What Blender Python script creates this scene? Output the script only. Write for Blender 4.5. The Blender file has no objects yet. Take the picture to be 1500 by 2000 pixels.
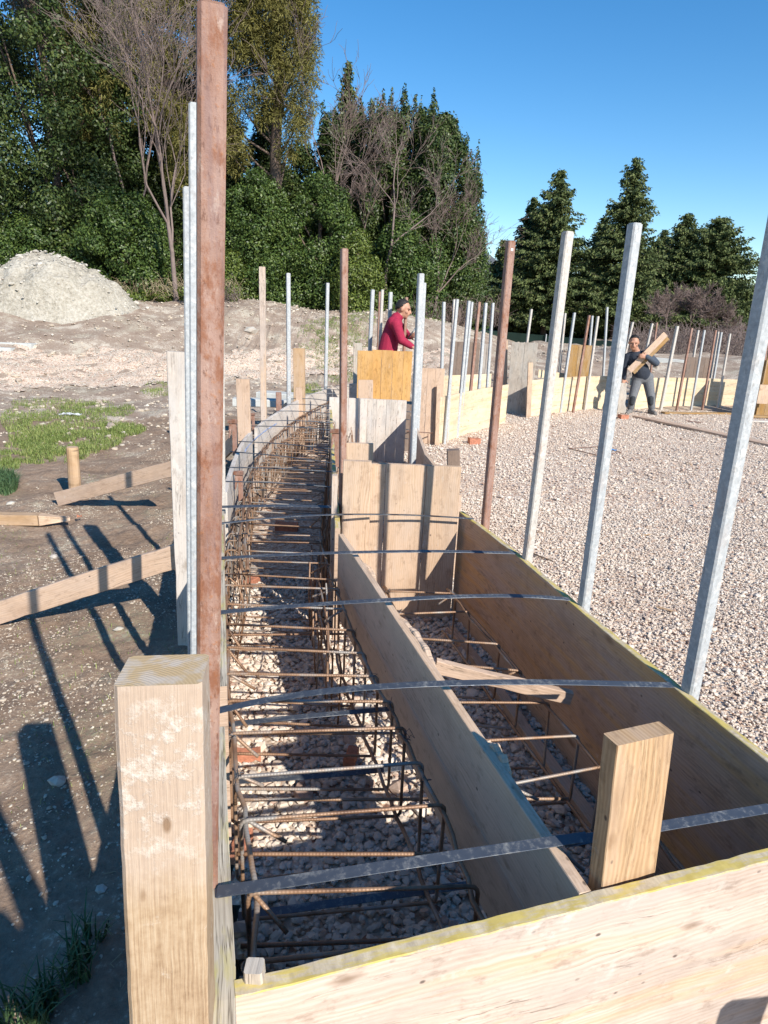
import bpy, math, random
import numpy as np
from mathutils import Vector
random.seed(7); RNG = np.random.default_rng(11)
S = bpy.context.scene; COL = S.collection
# ------------------------------------------------------------------ camera, sky, sun, exposure
H = 1.75; FPX = 1300.0
PITCH = math.atan(390/1300); ROLL = math.radians(2.5)
fw = np.array([0, math.cos(PITCH), -math.sin(PITCH)])
r0_ = np.array([1., 0, 0]); u0_ = np.cross(r0_, fw)
rt = r0_*math.cos(ROLL) + u0_*math.sin(ROLL); up = u0_*math.cos(ROLL) - r0_*math.sin(ROLL)
CAM = np.array([0, 0, H])
def ray(px, py): return fw + rt*(px-750)/FPX - up*(py-1000)/FPX
def G(px, py, z=0.0):
    r = ray(px, py); return CAM + r*((z-H)/r[2])
def AY(px, py, Y):
    r = ray(px, py); return CAM + r*(Y/r[1])
cd = bpy.data.cameras.new('camera'); cam = bpy.data.objects.new('camera', cd); COL.objects.link(cam)
from mathutils import Matrix
cam.matrix_world = Matrix(((rt[0], up[0], -fw[0], 0), (rt[1], up[1], -fw[1], 0), (rt[2], up[2], -fw[2], H), (0, 0, 0, 1)))
cd.sensor_fit = 'VERTICAL'; cd.sensor_height = 32; cd.lens = 32*FPX/2000
cd.clip_start = 0.02; cd.clip_end = 3000
S.camera = cam
SUNV = Vector((1.16, -1.62, 1.28)).normalized()
w = bpy.data.worlds.new('World'); S.world = w; w.use_nodes = True
nt = w.node_tree; bg = nt.nodes['Background']
sky = nt.nodes.new('ShaderNodeTexSky'); sky.sky_type = 'NISHITA'; sky.sun_disc = False
sky.sun_elevation = math.asin(SUNV.z); sky.sun_rotation = math.atan2(SUNV.x, SUNV.y)
sky.air_density = 1.0; sky.dust_density = 0.0; sky.ozone_density = 2.0; sky.altitude = 300
hs = nt.nodes.new('ShaderNodeHueSaturation'); hs.inputs['Saturation'].default_value = 1.36
nt.links.new(sky.outputs[0], hs.inputs['Color']); nt.links.new(hs.outputs[0], bg.inputs[0])
bg.inputs[1].default_value = 0.10
sd = bpy.data.lights.new('sun', 'SUN'); sun = bpy.data.objects.new('sun', sd); COL.objects.link(sun)
sd.energy = 4.2; sd.angle = math.radians(0.5); sd.color = (1, 0.93, 0.83)
sun.rotation_euler = SUNV.to_track_quat('Z', 'Y').to_euler(); sun.location = (6, -8, 12)
S.view_settings.view_transform = 'Standard'; S.view_settings.look = 'None'
S.view_settings.exposure = 0.85; S.view_settings.gamma = 1
S.cycles.max_bounces = 6; S.cycles.diffuse_bounces = 3; S.cycles.transparent_max_bounces = 4

# ------------------------------------------------------------------ materials
class NB:
    def __init__(s, name):
        s.m = bpy.data.materials.new(name); s.m.use_nodes = True
        s.t = s.m.node_tree; s.b = s.t.nodes['Principled BSDF']; s.x = None
    def n(s, typ, **kw):
        nd = s.t.nodes.new('ShaderNode'+typ)
        for k, v in kw.items():
            if k.startswith('_'): setattr(nd, k[1:], v)
        return nd
    def l(s, a, b): s.t.links.new(a, b)
    def inp(s, sock, v):
        if isinstance(v, bpy.types.NodeSocket): s.l(v, sock)
        else: sock.default_value = v
    def math(s, op, a, b=0.0, c=0.0, clamp=False):
        nd = s.n('Math'); nd.operation = op; nd.use_clamp = clamp
        s.inp(nd.inputs[0], a); s.inp(nd.inputs[1], b); s.inp(nd.inputs[2], c); return nd.outputs[0]
    def vec(s, op, a, b):
        nd = s.n('VectorMath'); nd.operation = op; s.inp(nd.inputs[0], a); s.inp(nd.inputs[1], b); return nd.outputs[0]
    def uv(s): return s.n('TexCoord').outputs['UV']
    def obj(s): return s.n('TexCoord').outputs['Object']
    def pos(s): return s.n('NewGeometry').outputs['Position']
    def island(s): return s.n('NewGeometry').outputs['Random Per Island']
    def orand(s): return s.n('ObjectInfo').outputs['Random']
    def noise(s, v, scale, detail=3, rough=.55, dist=0.):
        nd = s.n('TexNoise'); s.l(v, nd.inputs['Vector']); nd.inputs['Scale'].default_value = scale
        nd.inputs['Detail'].default_value = detail; nd.inputs['Roughness'].default_value = rough; nd.inputs['Distortion'].default_value = dist
        return nd.outputs['Fac']
    def vor(s, v, scale, feat='F1', out='Distance', rnd=1.):
        nd = s.n('TexVoronoi'); nd.feature = feat; s.l(v, nd.inputs['Vector']); nd.inputs['Scale'].default_value = scale
        nd.inputs['Randomness'].default_value = rnd
        return nd.outputs[out]
    def ramp(s, f, stops, interp='LINEAR'):
        nd = s.n('ValToRGB'); cr = nd.color_ramp; cr.interpolation = interp
        while len(cr.elements) < len(stops): cr.elements.new(0.5)
        for e, (p, c) in zip(cr.elements, stops):
            e.position = p; e.color = (c, c, c, 1) if isinstance(c, (int, float)) else (*c, 1)
        s.l(f, nd.inputs[0]); return nd.outputs[0]
    def mix(s, f, a, b, mode='MIX'):
        nd = s.n('Mix'); nd.data_type = 'RGBA'; nd.blend_type = mode
        s.inp(nd.inputs[0], f)
        for k, v in ((6, a), (7, b)):
            s.inp(nd.inputs[k], v if isinstance(v, bpy.types.NodeSocket) else (*v, 1))
        return nd.outputs[2]
    def bump(s, h, strength=.5, dist=.01):
        nd = s.n('Bump'); nd.inputs['Strength'].default_value = strength; nd.inputs['Distance'].default_value = dist
        s.l(h, nd.inputs['Height']); s.l(nd.outputs[0], s.b.inputs['Normal'])
    def out(s, col, rough=.7, metal=0., spec=.5):
        s.inp(s.b.inputs['Base Color'], col if isinstance(col, bpy.types.NodeSocket) else (*col, 1))
        s.inp(s.b.inputs['Roughness'], rough); s.inp(s.b.inputs['Metallic'], metal)
        s.b.inputs['Specular IOR Level'].default_value = spec
        return s.m

def wood(name, light, dark, grey=(.45, .42, .38), greyamt=.3, ring=.5, cem=0.0, crack=.5, knots=.5, bump=.4, tint=.15, yellow=0.0, rough=.75):
    b = NB(name)
    uv = b.uv()
    rnd = b.math('ADD', b.math('MULTIPLY', b.island(), 7.3), b.math('MULTIPLY', b.orand(), 23.7))
    off = b.n('CombineXYZ'); b.l(rnd, off.inputs[0]); b.l(b.math('MULTIPLY', rnd, 1.7), off.inputs[1]); b.l(rnd, off.inputs[2])
    p = b.vec('ADD', uv, off.outputs[0])
    def sc(x, y, z=1.): return b.vec('MULTIPLY', p, (x, y, z))
    low = b.noise(sc(1.2, 5), 1.0, 2)
    # bend the grain a little so that rings make cathedral shapes
    wob = b.n('CombineXYZ'); b.l(b.math('MULTIPLY', low, .10), wob.inputs[1])
    pg = b.vec('ADD', p, wob.outputs[0])
    fine = b.noise(b.vec('MULTIPLY', pg, (5, 210, 1)), 1.0, 3, .6)
    wv = b.n('TexWave'); wv.wave_type = 'BANDS'; wv.bands_direction = 'Y'
    b.l(b.vec('MULTIPLY', pg, (.6, 1, 1)), wv.inputs['Vector']); wv.inputs['Scale'].default_value = 26
    wv.inputs['Distortion'].default_value = 3.5; wv.inputs['Detail'].default_value = 2; wv.inputs['Detail Scale'].default_value = .9
    g = b.math('ADD', b.math('MULTIPLY', fine, .62), b.math('MULTIPLY', wv.outputs['Fac'], ring*.42))
    col = b.mix(b.ramp(g, [(.22, 0), (.72, 1)]), light, dark)
    gn = b.noise(sc(2.2, 9), 1.0, 5, .65)
    col = b.mix(b.math('MULTIPLY', b.ramp(gn, [(.42, 0), (.66, 1)]), greyamt), col, grey)
    if yellow: 
        yn = b.noise(sc(1.1, 16), 1.0, 4, .6)
        col = b.mix(b.math('MULTIPLY', b.ramp(yn, [(.50, 0), (.62, 1)]), yellow), col, (.62, .33, .10))
    # knots
    kv = b.n('TexVoronoi'); b.l(sc(3.1, 8.5), kv.inputs['Vector']); kv.inputs['Scale'].default_value = 1.
    kd = b.math('ADD', kv.outputs['Distance'], b.math('MULTIPLY', b.noise(sc(30, 60), 1., 2), .08))
    col = b.mix(b.math('MULTIPLY', b.ramp(kd, [(.08, 1), (.17, 0)]), knots), col, (dark[0]*.45, dark[1]*.38, dark[2]*.3))
    # small nail holes and dents
    nv = b.vor(sc(13, 19), 1.0)
    nh = b.math('MULTIPLY', b.ramp(nv, [(.05, 1), (.10, 0)]), b.ramp(b.noise(sc(6, 9), 1., 1), [(.46, 0), (.54, 1)]))
    col = b.mix(b.math('MULTIPLY', nh, .8), col, (.05, .035, .03))
    cn = b.noise(b.vec('MULTIPLY', pg, (1.6, 30, 1)), 1.0, 5, .6)
    ck = b.math('MULTIPLY', b.ramp(cn, [(.487, 0), (.5, 1), (.513, 0)]), b.ramp(b.noise(sc(2.5, 5), 1.0, 2), [(.5, 0), (.62, 1)]))
    col = b.mix(b.math('MULTIPLY', ck, crack), col, (.07, .05, .035))
    if cem:
        c1 = b.noise(sc(7, 10), 1.0, 8, .68)
        lo = .66-cem*.14
        cm = b.math('MULTIPLY', b.ramp(c1, [(lo, 0), (lo+.12, 1)]), .6)
        col = b.mix(cm, col, (.62, .60, .56))
    dirt = b.noise(sc(3.5, 7), 1.0, 6, .7); d2 = b.noise(sc(14, 26), 1., 5, .7)
    col = b.mix(b.math('MULTIPLY', b.ramp(dirt, [(.48, 0), (.72, .5)]), 1.), col, (dark[0]*.62, dark[1]*.62, dark[2]*.66))
    col = b.mix(b.ramp(d2, [(.55, 0), (.68, .45)]), col, (dark[0]*.5, dark[1]*.48, dark[2]*.48))
    hue = b.n('HueSaturation'); b.l(col, hue.inputs['Color'])
    b.l(b.math('ADD', 1-tint*.5, b.math('MULTIPLY', b.n('NewGeometry').outputs['Random Per Island'], tint)), hue.inputs['Value'])
    b.bump(b.math('SUBTRACT', b.math('ADD', fine, b.math('MULTIPLY', gn, .7)), b.math('ADD', b.math('MULTIPLY', ck, 2.5), nh)), bump, .0016)
    return b.out(hue.outputs[0], rough, 0, .3)

M = {}
M['fresh'] = wood('pale_formwork_wood', (.58, .43, .31), (.42, .28, .175), grey=(.50, .42, .36), greyamt=.4, cem=.25, crack=.5, knots=.8)
M['panel'] = wood('formwork_panel_wood', (.58, .485, .415), (.40, .305, .235), grey=(.41, .355, .32), greyamt=.6, ring=.45, cem=.3, crack=.8, knots=.8, yellow=.3)
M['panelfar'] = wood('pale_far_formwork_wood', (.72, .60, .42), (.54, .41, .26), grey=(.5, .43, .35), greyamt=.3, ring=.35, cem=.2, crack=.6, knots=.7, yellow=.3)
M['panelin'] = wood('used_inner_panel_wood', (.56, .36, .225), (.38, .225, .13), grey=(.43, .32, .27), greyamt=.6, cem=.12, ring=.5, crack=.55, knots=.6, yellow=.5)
M['plank'] = wood('old_pink_plank_wood', (.56, .41, .30), (.41, .275, .185), grey=(.46, .37, .31), greyamt=.45, cem=.2, crack=.8, knots=.8)
M['grey'] = wood('weathered_grey_wood', (.55, .48, .40), (.32, .27, .22), grey=(.42, .41, .38), greyamt=.7, cem=.3, crack=1., knots=.6, bump=.8)
M['white'] = wood('whitewashed_wood', (.60, .535, .47), (.44, .375, .315), grey=(.50, .48, .46), greyamt=.7, cem=.7, ring=.25, crack=.9, knots=.6)
M['orange'] = wood('orange_formwork_wood', (.58, .345, .13), (.42, .215, .055), greyamt=.1, cem=.08, ring=.5, crack=.5, knots=.6)
M['brown'] = wood('brown_formwork_wood', (.36, .21, .07), (.22, .12, .035), greyamt=.3, cem=.05, crack=.5)
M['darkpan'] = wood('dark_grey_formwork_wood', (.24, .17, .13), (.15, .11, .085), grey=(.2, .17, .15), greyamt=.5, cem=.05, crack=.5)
M['timber'] = wood('rough_timber_wood', (.50, .345, .205), (.36, .225, .12), grey=(.48, .38, .31), greyamt=.5, cem=.15, ring=.75, crack=.12, knots=.9, bump=.5)
M['diag'] = wood('planed_board_wood', (.60, .475, .365), (.47, .345, .245), grey=(.40, .34, .27), greyamt=.3, cem=.08, ring=.35, crack=.5, knots=.9, bump=.3)

def yellow_edge():
    b = NB('worn_yellow_edge'); uv = b.uv()
    rnd = b.math('MULTIPLY', b.orand(), 9)
    off = b.n('CombineXYZ'); b.l(rnd, off.inputs[0]); p = b.vec('ADD', uv, off.outputs[0])
    pa = b.noise(b.vec('MULTIPLY', p, (9, 45, 1)), 1., 6, .65)
    gr = b.noise(b.vec('MULTIPLY', p, (60, 20, 1)), 1., 4, .7)
    woodc = b.ramp(gr, [(.3, (.34, .28, .20)), (.7, (.58, .50, .36))])
    yel = b.ramp(b.noise(p, 30, 3), [(.3, (.42, .32, .07)), (.7, (.56, .45, .13))])
    col = b.mix(b.ramp(pa, [(.43, 0), (.54, .9)]), woodc, yel)
    b.bump(pa, .5, .002); return b.out(col, .75, 0, .3)
M['yedge'] = yellow_edge()
def yellow_worn():
    b = NB('moss_stained_plank_top'); p = b.uv()
    g = b.noise(b.vec('MULTIPLY', p, (4, 120, 1)), 1., 4, .65); s = b.noise(b.vec('MULTIPLY', p, (4, 14, 1)), 1., 5, .65)
    col = b.ramp(g, [(.3, (.27, .23, .18)), (.68, (.56, .50, .40))])
    col = b.mix(b.ramp(s, [(.50, 0), (.62, .8)]), col, (.46, .40, .13))
    c = b.noise(b.vec('MULTIPLY', p, (2, 60, 1)), 1., 4)
    col = b.mix(b.ramp(c, [(.48, 0), (.5, .8), (.52, 0)]), col, (.08, .06, .04))
    b.bump(g, .7, .003); return b.out(col, .85, 0, .2)
M['ptop'] = yellow_worn()

def rust(name, paint=.5, dark=1.):
    b = NB(name); p = b.obj(); ps = b.vec('MULTIPLY', p, (1, 1, .35))
    a = b.noise(ps, 14, 6, .65); c = b.noise(p, 90, 5, .7); d = b.noise(ps, 5, 3)
    col = b.ramp(a, [(.30, (.16*dark, .075*dark, .045*dark)), (.43, (.26*dark, .145*dark, .105*dark)), (.55, (.31*dark, .195*dark, .155*dark)), (.72, (.36*dark, .25*dark, .205*dark))])
    col = b.mix(b.ramp(c, [(.55, 0), (.68, .7)]), col, (.30*dark, .12*dark, .045*dark))
    col = b.mix(b.math('MULTIPLY', b.ramp(d, [(.5, 0), (.62, 1)]), .5*paint), col, (.44, .33, .28))
    col = b.mix(b.math('MULTIPLY', b.ramp(b.noise(ps, 45, 5, .7), [(.60, 0), (.68, 1)]), .6*paint), col, (.62, .55, .48))
    spk = b.noise(ps, 120, 4, .75); col = b.mix(b.ramp(spk, [(.56, 0), (.66, .8)]), col, (.13*dark, .06*dark, .04*dark))
    bl = b.noise(b.vec('MULTIPLY', p, (1, 1, .5)), 26, 7, .72); col = b.mix(b.ramp(bl, [(.52, 0), (.62, .75)]), col, (.20*dark, .075*dark, .035*dark))
    st = b.noise(b.vec('MULTIPLY', p, (1, 1, .06)), 60, 4, .6); col = b.mix(b.ramp(st, [(.5, 0), (.66, .5)]), col, (.20*dark, .135*dark, .13*dark))
    b.bump(b.math('ADD', c, b.math('MULTIPLY', bl, .9)), .8, .002); return b.out(col, .7, .0, .25)
M['rust'] = rust('rusty_steel'); M['rustd'] = rust('dark_rusty_steel', .1, .8)
def rebar():
    b = NB('rebar_steel'); p = b.obj(); a = b.noise(p, 6, 4, .6); c = b.noise(p, 60, 3)
    col = b.ramp(b.math('ADD', b.math('MULTIPLY', a, .8), b.math('MULTIPLY', b.math('ADD', b.island(), b.orand()), .12)), [(.36, (.10, .06, .04)), (.46, (.22, .125, .075)), (.55, (.30, .19, .12)), (.64, (.29, .27, .25))])
    rib = b.n('TexWave'); b.l(b.uv(), rib.inputs['Vector']); rib.bands_direction = 'X'; rib.inputs['Scale'].default_value = 34
    rib.inputs['Distortion'].default_value = .3
    b.bump(b.math('ADD', b.math('MULTIPLY', rib.outputs['Fac'], .7), b.math('MULTIPLY', c, .4)), .5, .0012); return b.out(col, .5, .25, .5)
M['rebar'] = rebar()
def galv(name, base=(.36, .385, .40), rustamt=.3, metal=.35):
    b = NB(name); p = b.obj(); ps = b.vec('MULTIPLY', p, (1, 1, .3))
    a = b.noise(p, 60, 5, .7); c = b.noise(ps, 9, 6, .65); v = b.vor(p, 130, out='Color')
    col = b.ramp(a, [(.3, tuple(x*.72 for x in base)), (.7, tuple(min(1, x*1.25) for x in base))])
    sep = b.n('SeparateColor'); b.l(v, sep.inputs[0])
    col = b.mix(.25, col, b.ramp(sep.outputs[0], [(0, .32), (1, .55)]), 'MIX')
    col = b.mix(b.math('MULTIPLY', b.ramp(c, [(.56, 0), (.70, 1)]), rustamt*1.6), col, (.33, .19, .12))
    col = b.mix(b.math('MULTIPLY', b.ramp(b.noise(p, 35, 7, .75), [(.54, 0), (.64, 1)]), .7), col, (.60, .58, .54))
    col = b.mix(b.ramp(b.noise(ps, 75, 5, .75), [(.60, 0), (.68, .7)]), col, (.16, .13, .11))
    b.bump(a, .25, .001); return b.out(col, .6, metal*.3, .35)
M['galv'] = galv('galvanised_steel'); M['galvr'] = galv('cement_splashed_steel', (.46, .42, .37), .7, .15)
def strapm():
    b = NB('dirty_strap_steel'); p = b.uv(); a = b.noise(p, 60, 6, .7); c = b.noise(p, 9, 4)
    col = b.mix(b.ramp(b.math('ADD', b.math('MULTIPLY', a, .6), b.math('MULTIPLY', c, .4)), [(.50, 0), (.66, .8)]), (.085, .10, .125), (.38, .37, .34))
    b.bump(a, .3, .001); return b.out(col, b.ramp(a, [(.3, .3), (.7, .6)]), .6, .5)
M['strap'] = strapm()
def simple(name, c, rough=.7, metal=0., nscale=20, var=.25, bump=0., spec=.4):
    b = NB(name); a = b.noise(b.obj(), nscale, 4, .6)
    col = b.ramp(a, [(.25, tuple(x*(1-var) for x in c)), (.75, tuple(min(1, x*(1+var)) for x in c))])
    if bump: b.bump(a, .6, bump)
    return b.out(col, rough, metal, spec)
M['brick'] = simple('red_brick', (.40, .165, .10), .85, 0, 40, .35, .004)
M['concrete'] = simple('pale_concrete', (.46, .47, .45), .85, 0, 25, .15, .002)
M['sky_slot_and_sticker'] = simple('sky_slot_and_sticker_white', (.8, .8, .78), .5, var=.05)  # pale stickers, and the same white standing for sky seen through slots
M['twig'] = simple('twig_bark', (.17, .125, .11), .85, 0, 8, .3)
M['twigl'] = simple('pinkish_bare_bark', (.19, .145, .13), .85, 0, 8, .25)
M['bark'] = simple('rough_bark', (.13, .095, .075), .9, 0, 12, .4, .02)
M['fence'] = simple('dark_green_mesh', (.018, .045, .035), .8, 0, 3, .3)
M['jacket'] = simple('navy_jacket_cloth', (.022, .028, .042), .85, 0, 60, .3, .004)
M['sleeve'] = simple('lighter_navy_cloth', (.05, .065, .09), .85, 0, 60, .3, .004)  # lighter navy than the jacket cloth, used on one arm alone
M['trouser'] = simple('grey_work_trouser_cloth', (.13, .135, .145), .9, 0, 50, .25, .004)
M['knee'] = simple('dark_knee_pad_cloth', (.03, .035, .042), .9, 0, 50, .25, .003)
M['skin'] = simple('skin', (.42, .22, .145), .55, 0, 30, .12)
M['hair'] = simple('black_hair', (.015, .012, .011), .55, 0, 90, .4, .004)
M['hairg'] = simple('greying_hair', (.018, .015, .014), .6, 0, 90, .6, .004)
M['red'] = simple('crimson_fleece', (.28, .012, .045), .85, 0, 40, .2, .004)
M['shoe'] = simple('dusty_shoe_leather', (.16, .15, .14), .8, 0, 30, .3)
M['black'] = simple('black_plastic', (.02, .02, .022), .4, 0, 10, .1)
M['bluefilm'] = simple('blue_plastic_film', (.03, .2, .5), .35, 0, 10, .2)
M['eye'] = simple('dark_eye', (.02, .015, .012), .3)

def stone(name, stops, rough=.85):
    b = NB(name); r = b.island(); n = b.noise(b.pos(), 130, 3, .6)
    f = b.math('ADD', b.math('MULTIPLY', r, .86), b.math('MULTIPLY', n, .14))
    col = b.ramp(f, stops); col = b.mix(.22, col, b.ramp(b.noise(b.pos(), 45, 4), [(.3, .16), (.7, .66)]))
    col = b.mix(b.ramp(b.noise(b.pos(), .8, 4, .6), [(.54, 0), (.72, .5)]), col, (.33, .22, .16))
    b.bump(n, .5, .002); return b.out(col, rough, 0, .25)
GST = [(.02, (.30, .15, .10)), (.12, (.46, .31, .22)), (.25, (.60, .47, .36)), (.45, (.69, .57, .45)), (.65, (.73, .62, .50)), (.82, (.58, .50, .42)), (.97, (.78, .70, .60))]
M['stone'] = stone('pink_white_gravel_stone', GST)
M['clod'] = stone('pale_soil_clod', [(.1, (.28, .21, .15)), (.4, (.40, .32, .23)), (.75, (.52, .44, .33)), (.97, (.64, .57, .45))])
M['rock'] = stone('pale_rock', [(.1, (.38, .34, .28)), (.9, (.56, .52, .44))])
def gravel_sheet():
    b = NB('gravel_ground'); p = b.pos()
    jit = b.vec('ADD', p, (0, 0, 0))
    d = b.vor(jit, 52); c = b.vor(jit, 52, out='Color')
    sep = b.n('SeparateColor'); b.l(c, sep.inputs[0])
    col = b.ramp(sep.outputs[0], GST)
    edge = b.ramp(d, [(.30, 0), (.62, 1)])
    col = b.mix(b.math('MULTIPLY', edge, .5), col, (.24, .165, .125))
    big = b.noise(p, .9, 4, .6)
    col = b.mix(b.ramp(big, [(.52, 0), (.75, .30)]), col, (.34, .22, .16))
    b.bump(b.math('SUBTRACT', 1., d), .7, .008); return b.out(col, .9, 0, .2)
M['gsheet'] = gravel_sheet()
def soil(name, dry=0., green=.4, k=1.):
    b = NB(name); p = b.pos()
    a = b.noise(p, 2.2, 6, .62); f = b.noise(p, 38, 6, .72); g = b.noise(p, 1.1, 5, .6)
    mm = b.math('ADD', b.math('MULTIPLY', a, .5), b.math('MULTIPLY', f, .5))
    col = b.ramp(mm, [(.36, (.165*k, .108*k, .070*k)), (.46-dry*.04, (.235*k, .160*k, .108*k)), (.56-dry*.04, (.29*k, .21*k, .148*k)), (.62-dry*.05, (.48*k, .41*k, .31*k))])
    st = b.n('TexVoronoi'); b.l(p, st.inputs['Vector']); st.inputs['Scale'].default_value = 55
    col = b.mix(b.math('MULTIPLY', b.ramp(st.outputs['Distance'], [(.12, 1), (.24, 0)]), b.ramp(b.noise(p, 5, 3), [(.48, 0), (.66, .6)])), col, (.44, .37, .27))
    gm = b.math('MULTIPLY', b.ramp(g, [(.54, 0), (.64, 1)]), b.ramp(f, [(.44, 0), (.6, green)]))
    col = b.mix(gm, col, (.075, .12, .03))
    hq = b.n('HueSaturation'); b.l(col, hq.inputs['Color']); hq.inputs['Saturation'].default_value = .78 if dry else .9
    b.bump(f, .9, .012); return b.out(hq.outputs[0], .95, 0, .15)
M['soil'] = soil('brown_soil'); M['bank'] = soil('dry_bank_soil', 1., .3, 1.1)
def pile():
    b = NB('pale_clay'); p = b.pos(); a = b.noise(p, 1.7, 8, .7); f = b.noise(p, 14, 6, .7)
    col = b.ramp(b.math('ADD', b.math('MULTIPLY', a, .4), b.math('MULTIPLY', f, .6)), [(.36, (.25, .225, .18)), (.5, (.42, .385, .32)), (.64, (.56, .53, .46))])
    b.bump(b.math('ADD', f, b.math('MULTIPLY', a, 2)), 1., .06); return b.out(col, .95, 0, .1)
M['pile'] = pile()
def leaf(name, stops, rough=.45, spec=.5):
    b = NB(name); r = b.math('ADD', b.math('MULTIPLY', b.island(), .62), b.math('MULTIPLY', b.noise(b.pos(), .9, 2), .38))
    return b.out(b.ramp(r, stops), rough, 0, spec*.6)
M['laurel'] = leaf('laurel_leaf', [(.2, (.025, .045, .012)), (.5, (.048, .085, .019)), (.8, (.10, .14, .032))])
M['holly'] = leaf('dark_evergreen_leaf', [(.2, (.020, .038, .012)), (.5, (.040, .066, .018)), (.8, (.085, .11, .03))])
M['ylaurel'] = leaf('yellow_green_leaf', [(.2, (.045, .07, .014)), (.5, (.085, .12, .022)), (.8, (.14, .17, .035))])
M['pine'] = leaf('pine_needle', [(.2, (.075, .070, .018)), (.5, (.125, .115, .030)), (.8, (.18, .165, .05))], .6, .3)
M['spruce'] = leaf('spruce_needle', [(.2, (.040, .060, .022)), (.5, (.080, .108, .038)), (.8, (.15, .175, .065))], .6, .3)
M['grass'] = leaf('grass_blade', [(.2, (.09, .13, .03)), (.5, (.16, .22, .055)), (.8, (.30, .32, .12))], .5, .3)
M['dgrass'] = leaf('blue_green_grass_blade', [(.2, (.035, .075, .03)), (.8, (.09, .15, .065))], .5, .3)
M['straw'] = leaf('dry_straw', [(.2, (.20, .15, .09)), (.8, (.42, .35, .23))], .8, .2)
b = NB('distant_hillside'); M['hill'] = b.out(b.ramp(b.noise(b.pos(), .03, 6, .7), [(.35, (.07, .085, .10)), (.65, (.15, .15, .15))]), 1, 0, 0)

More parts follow.
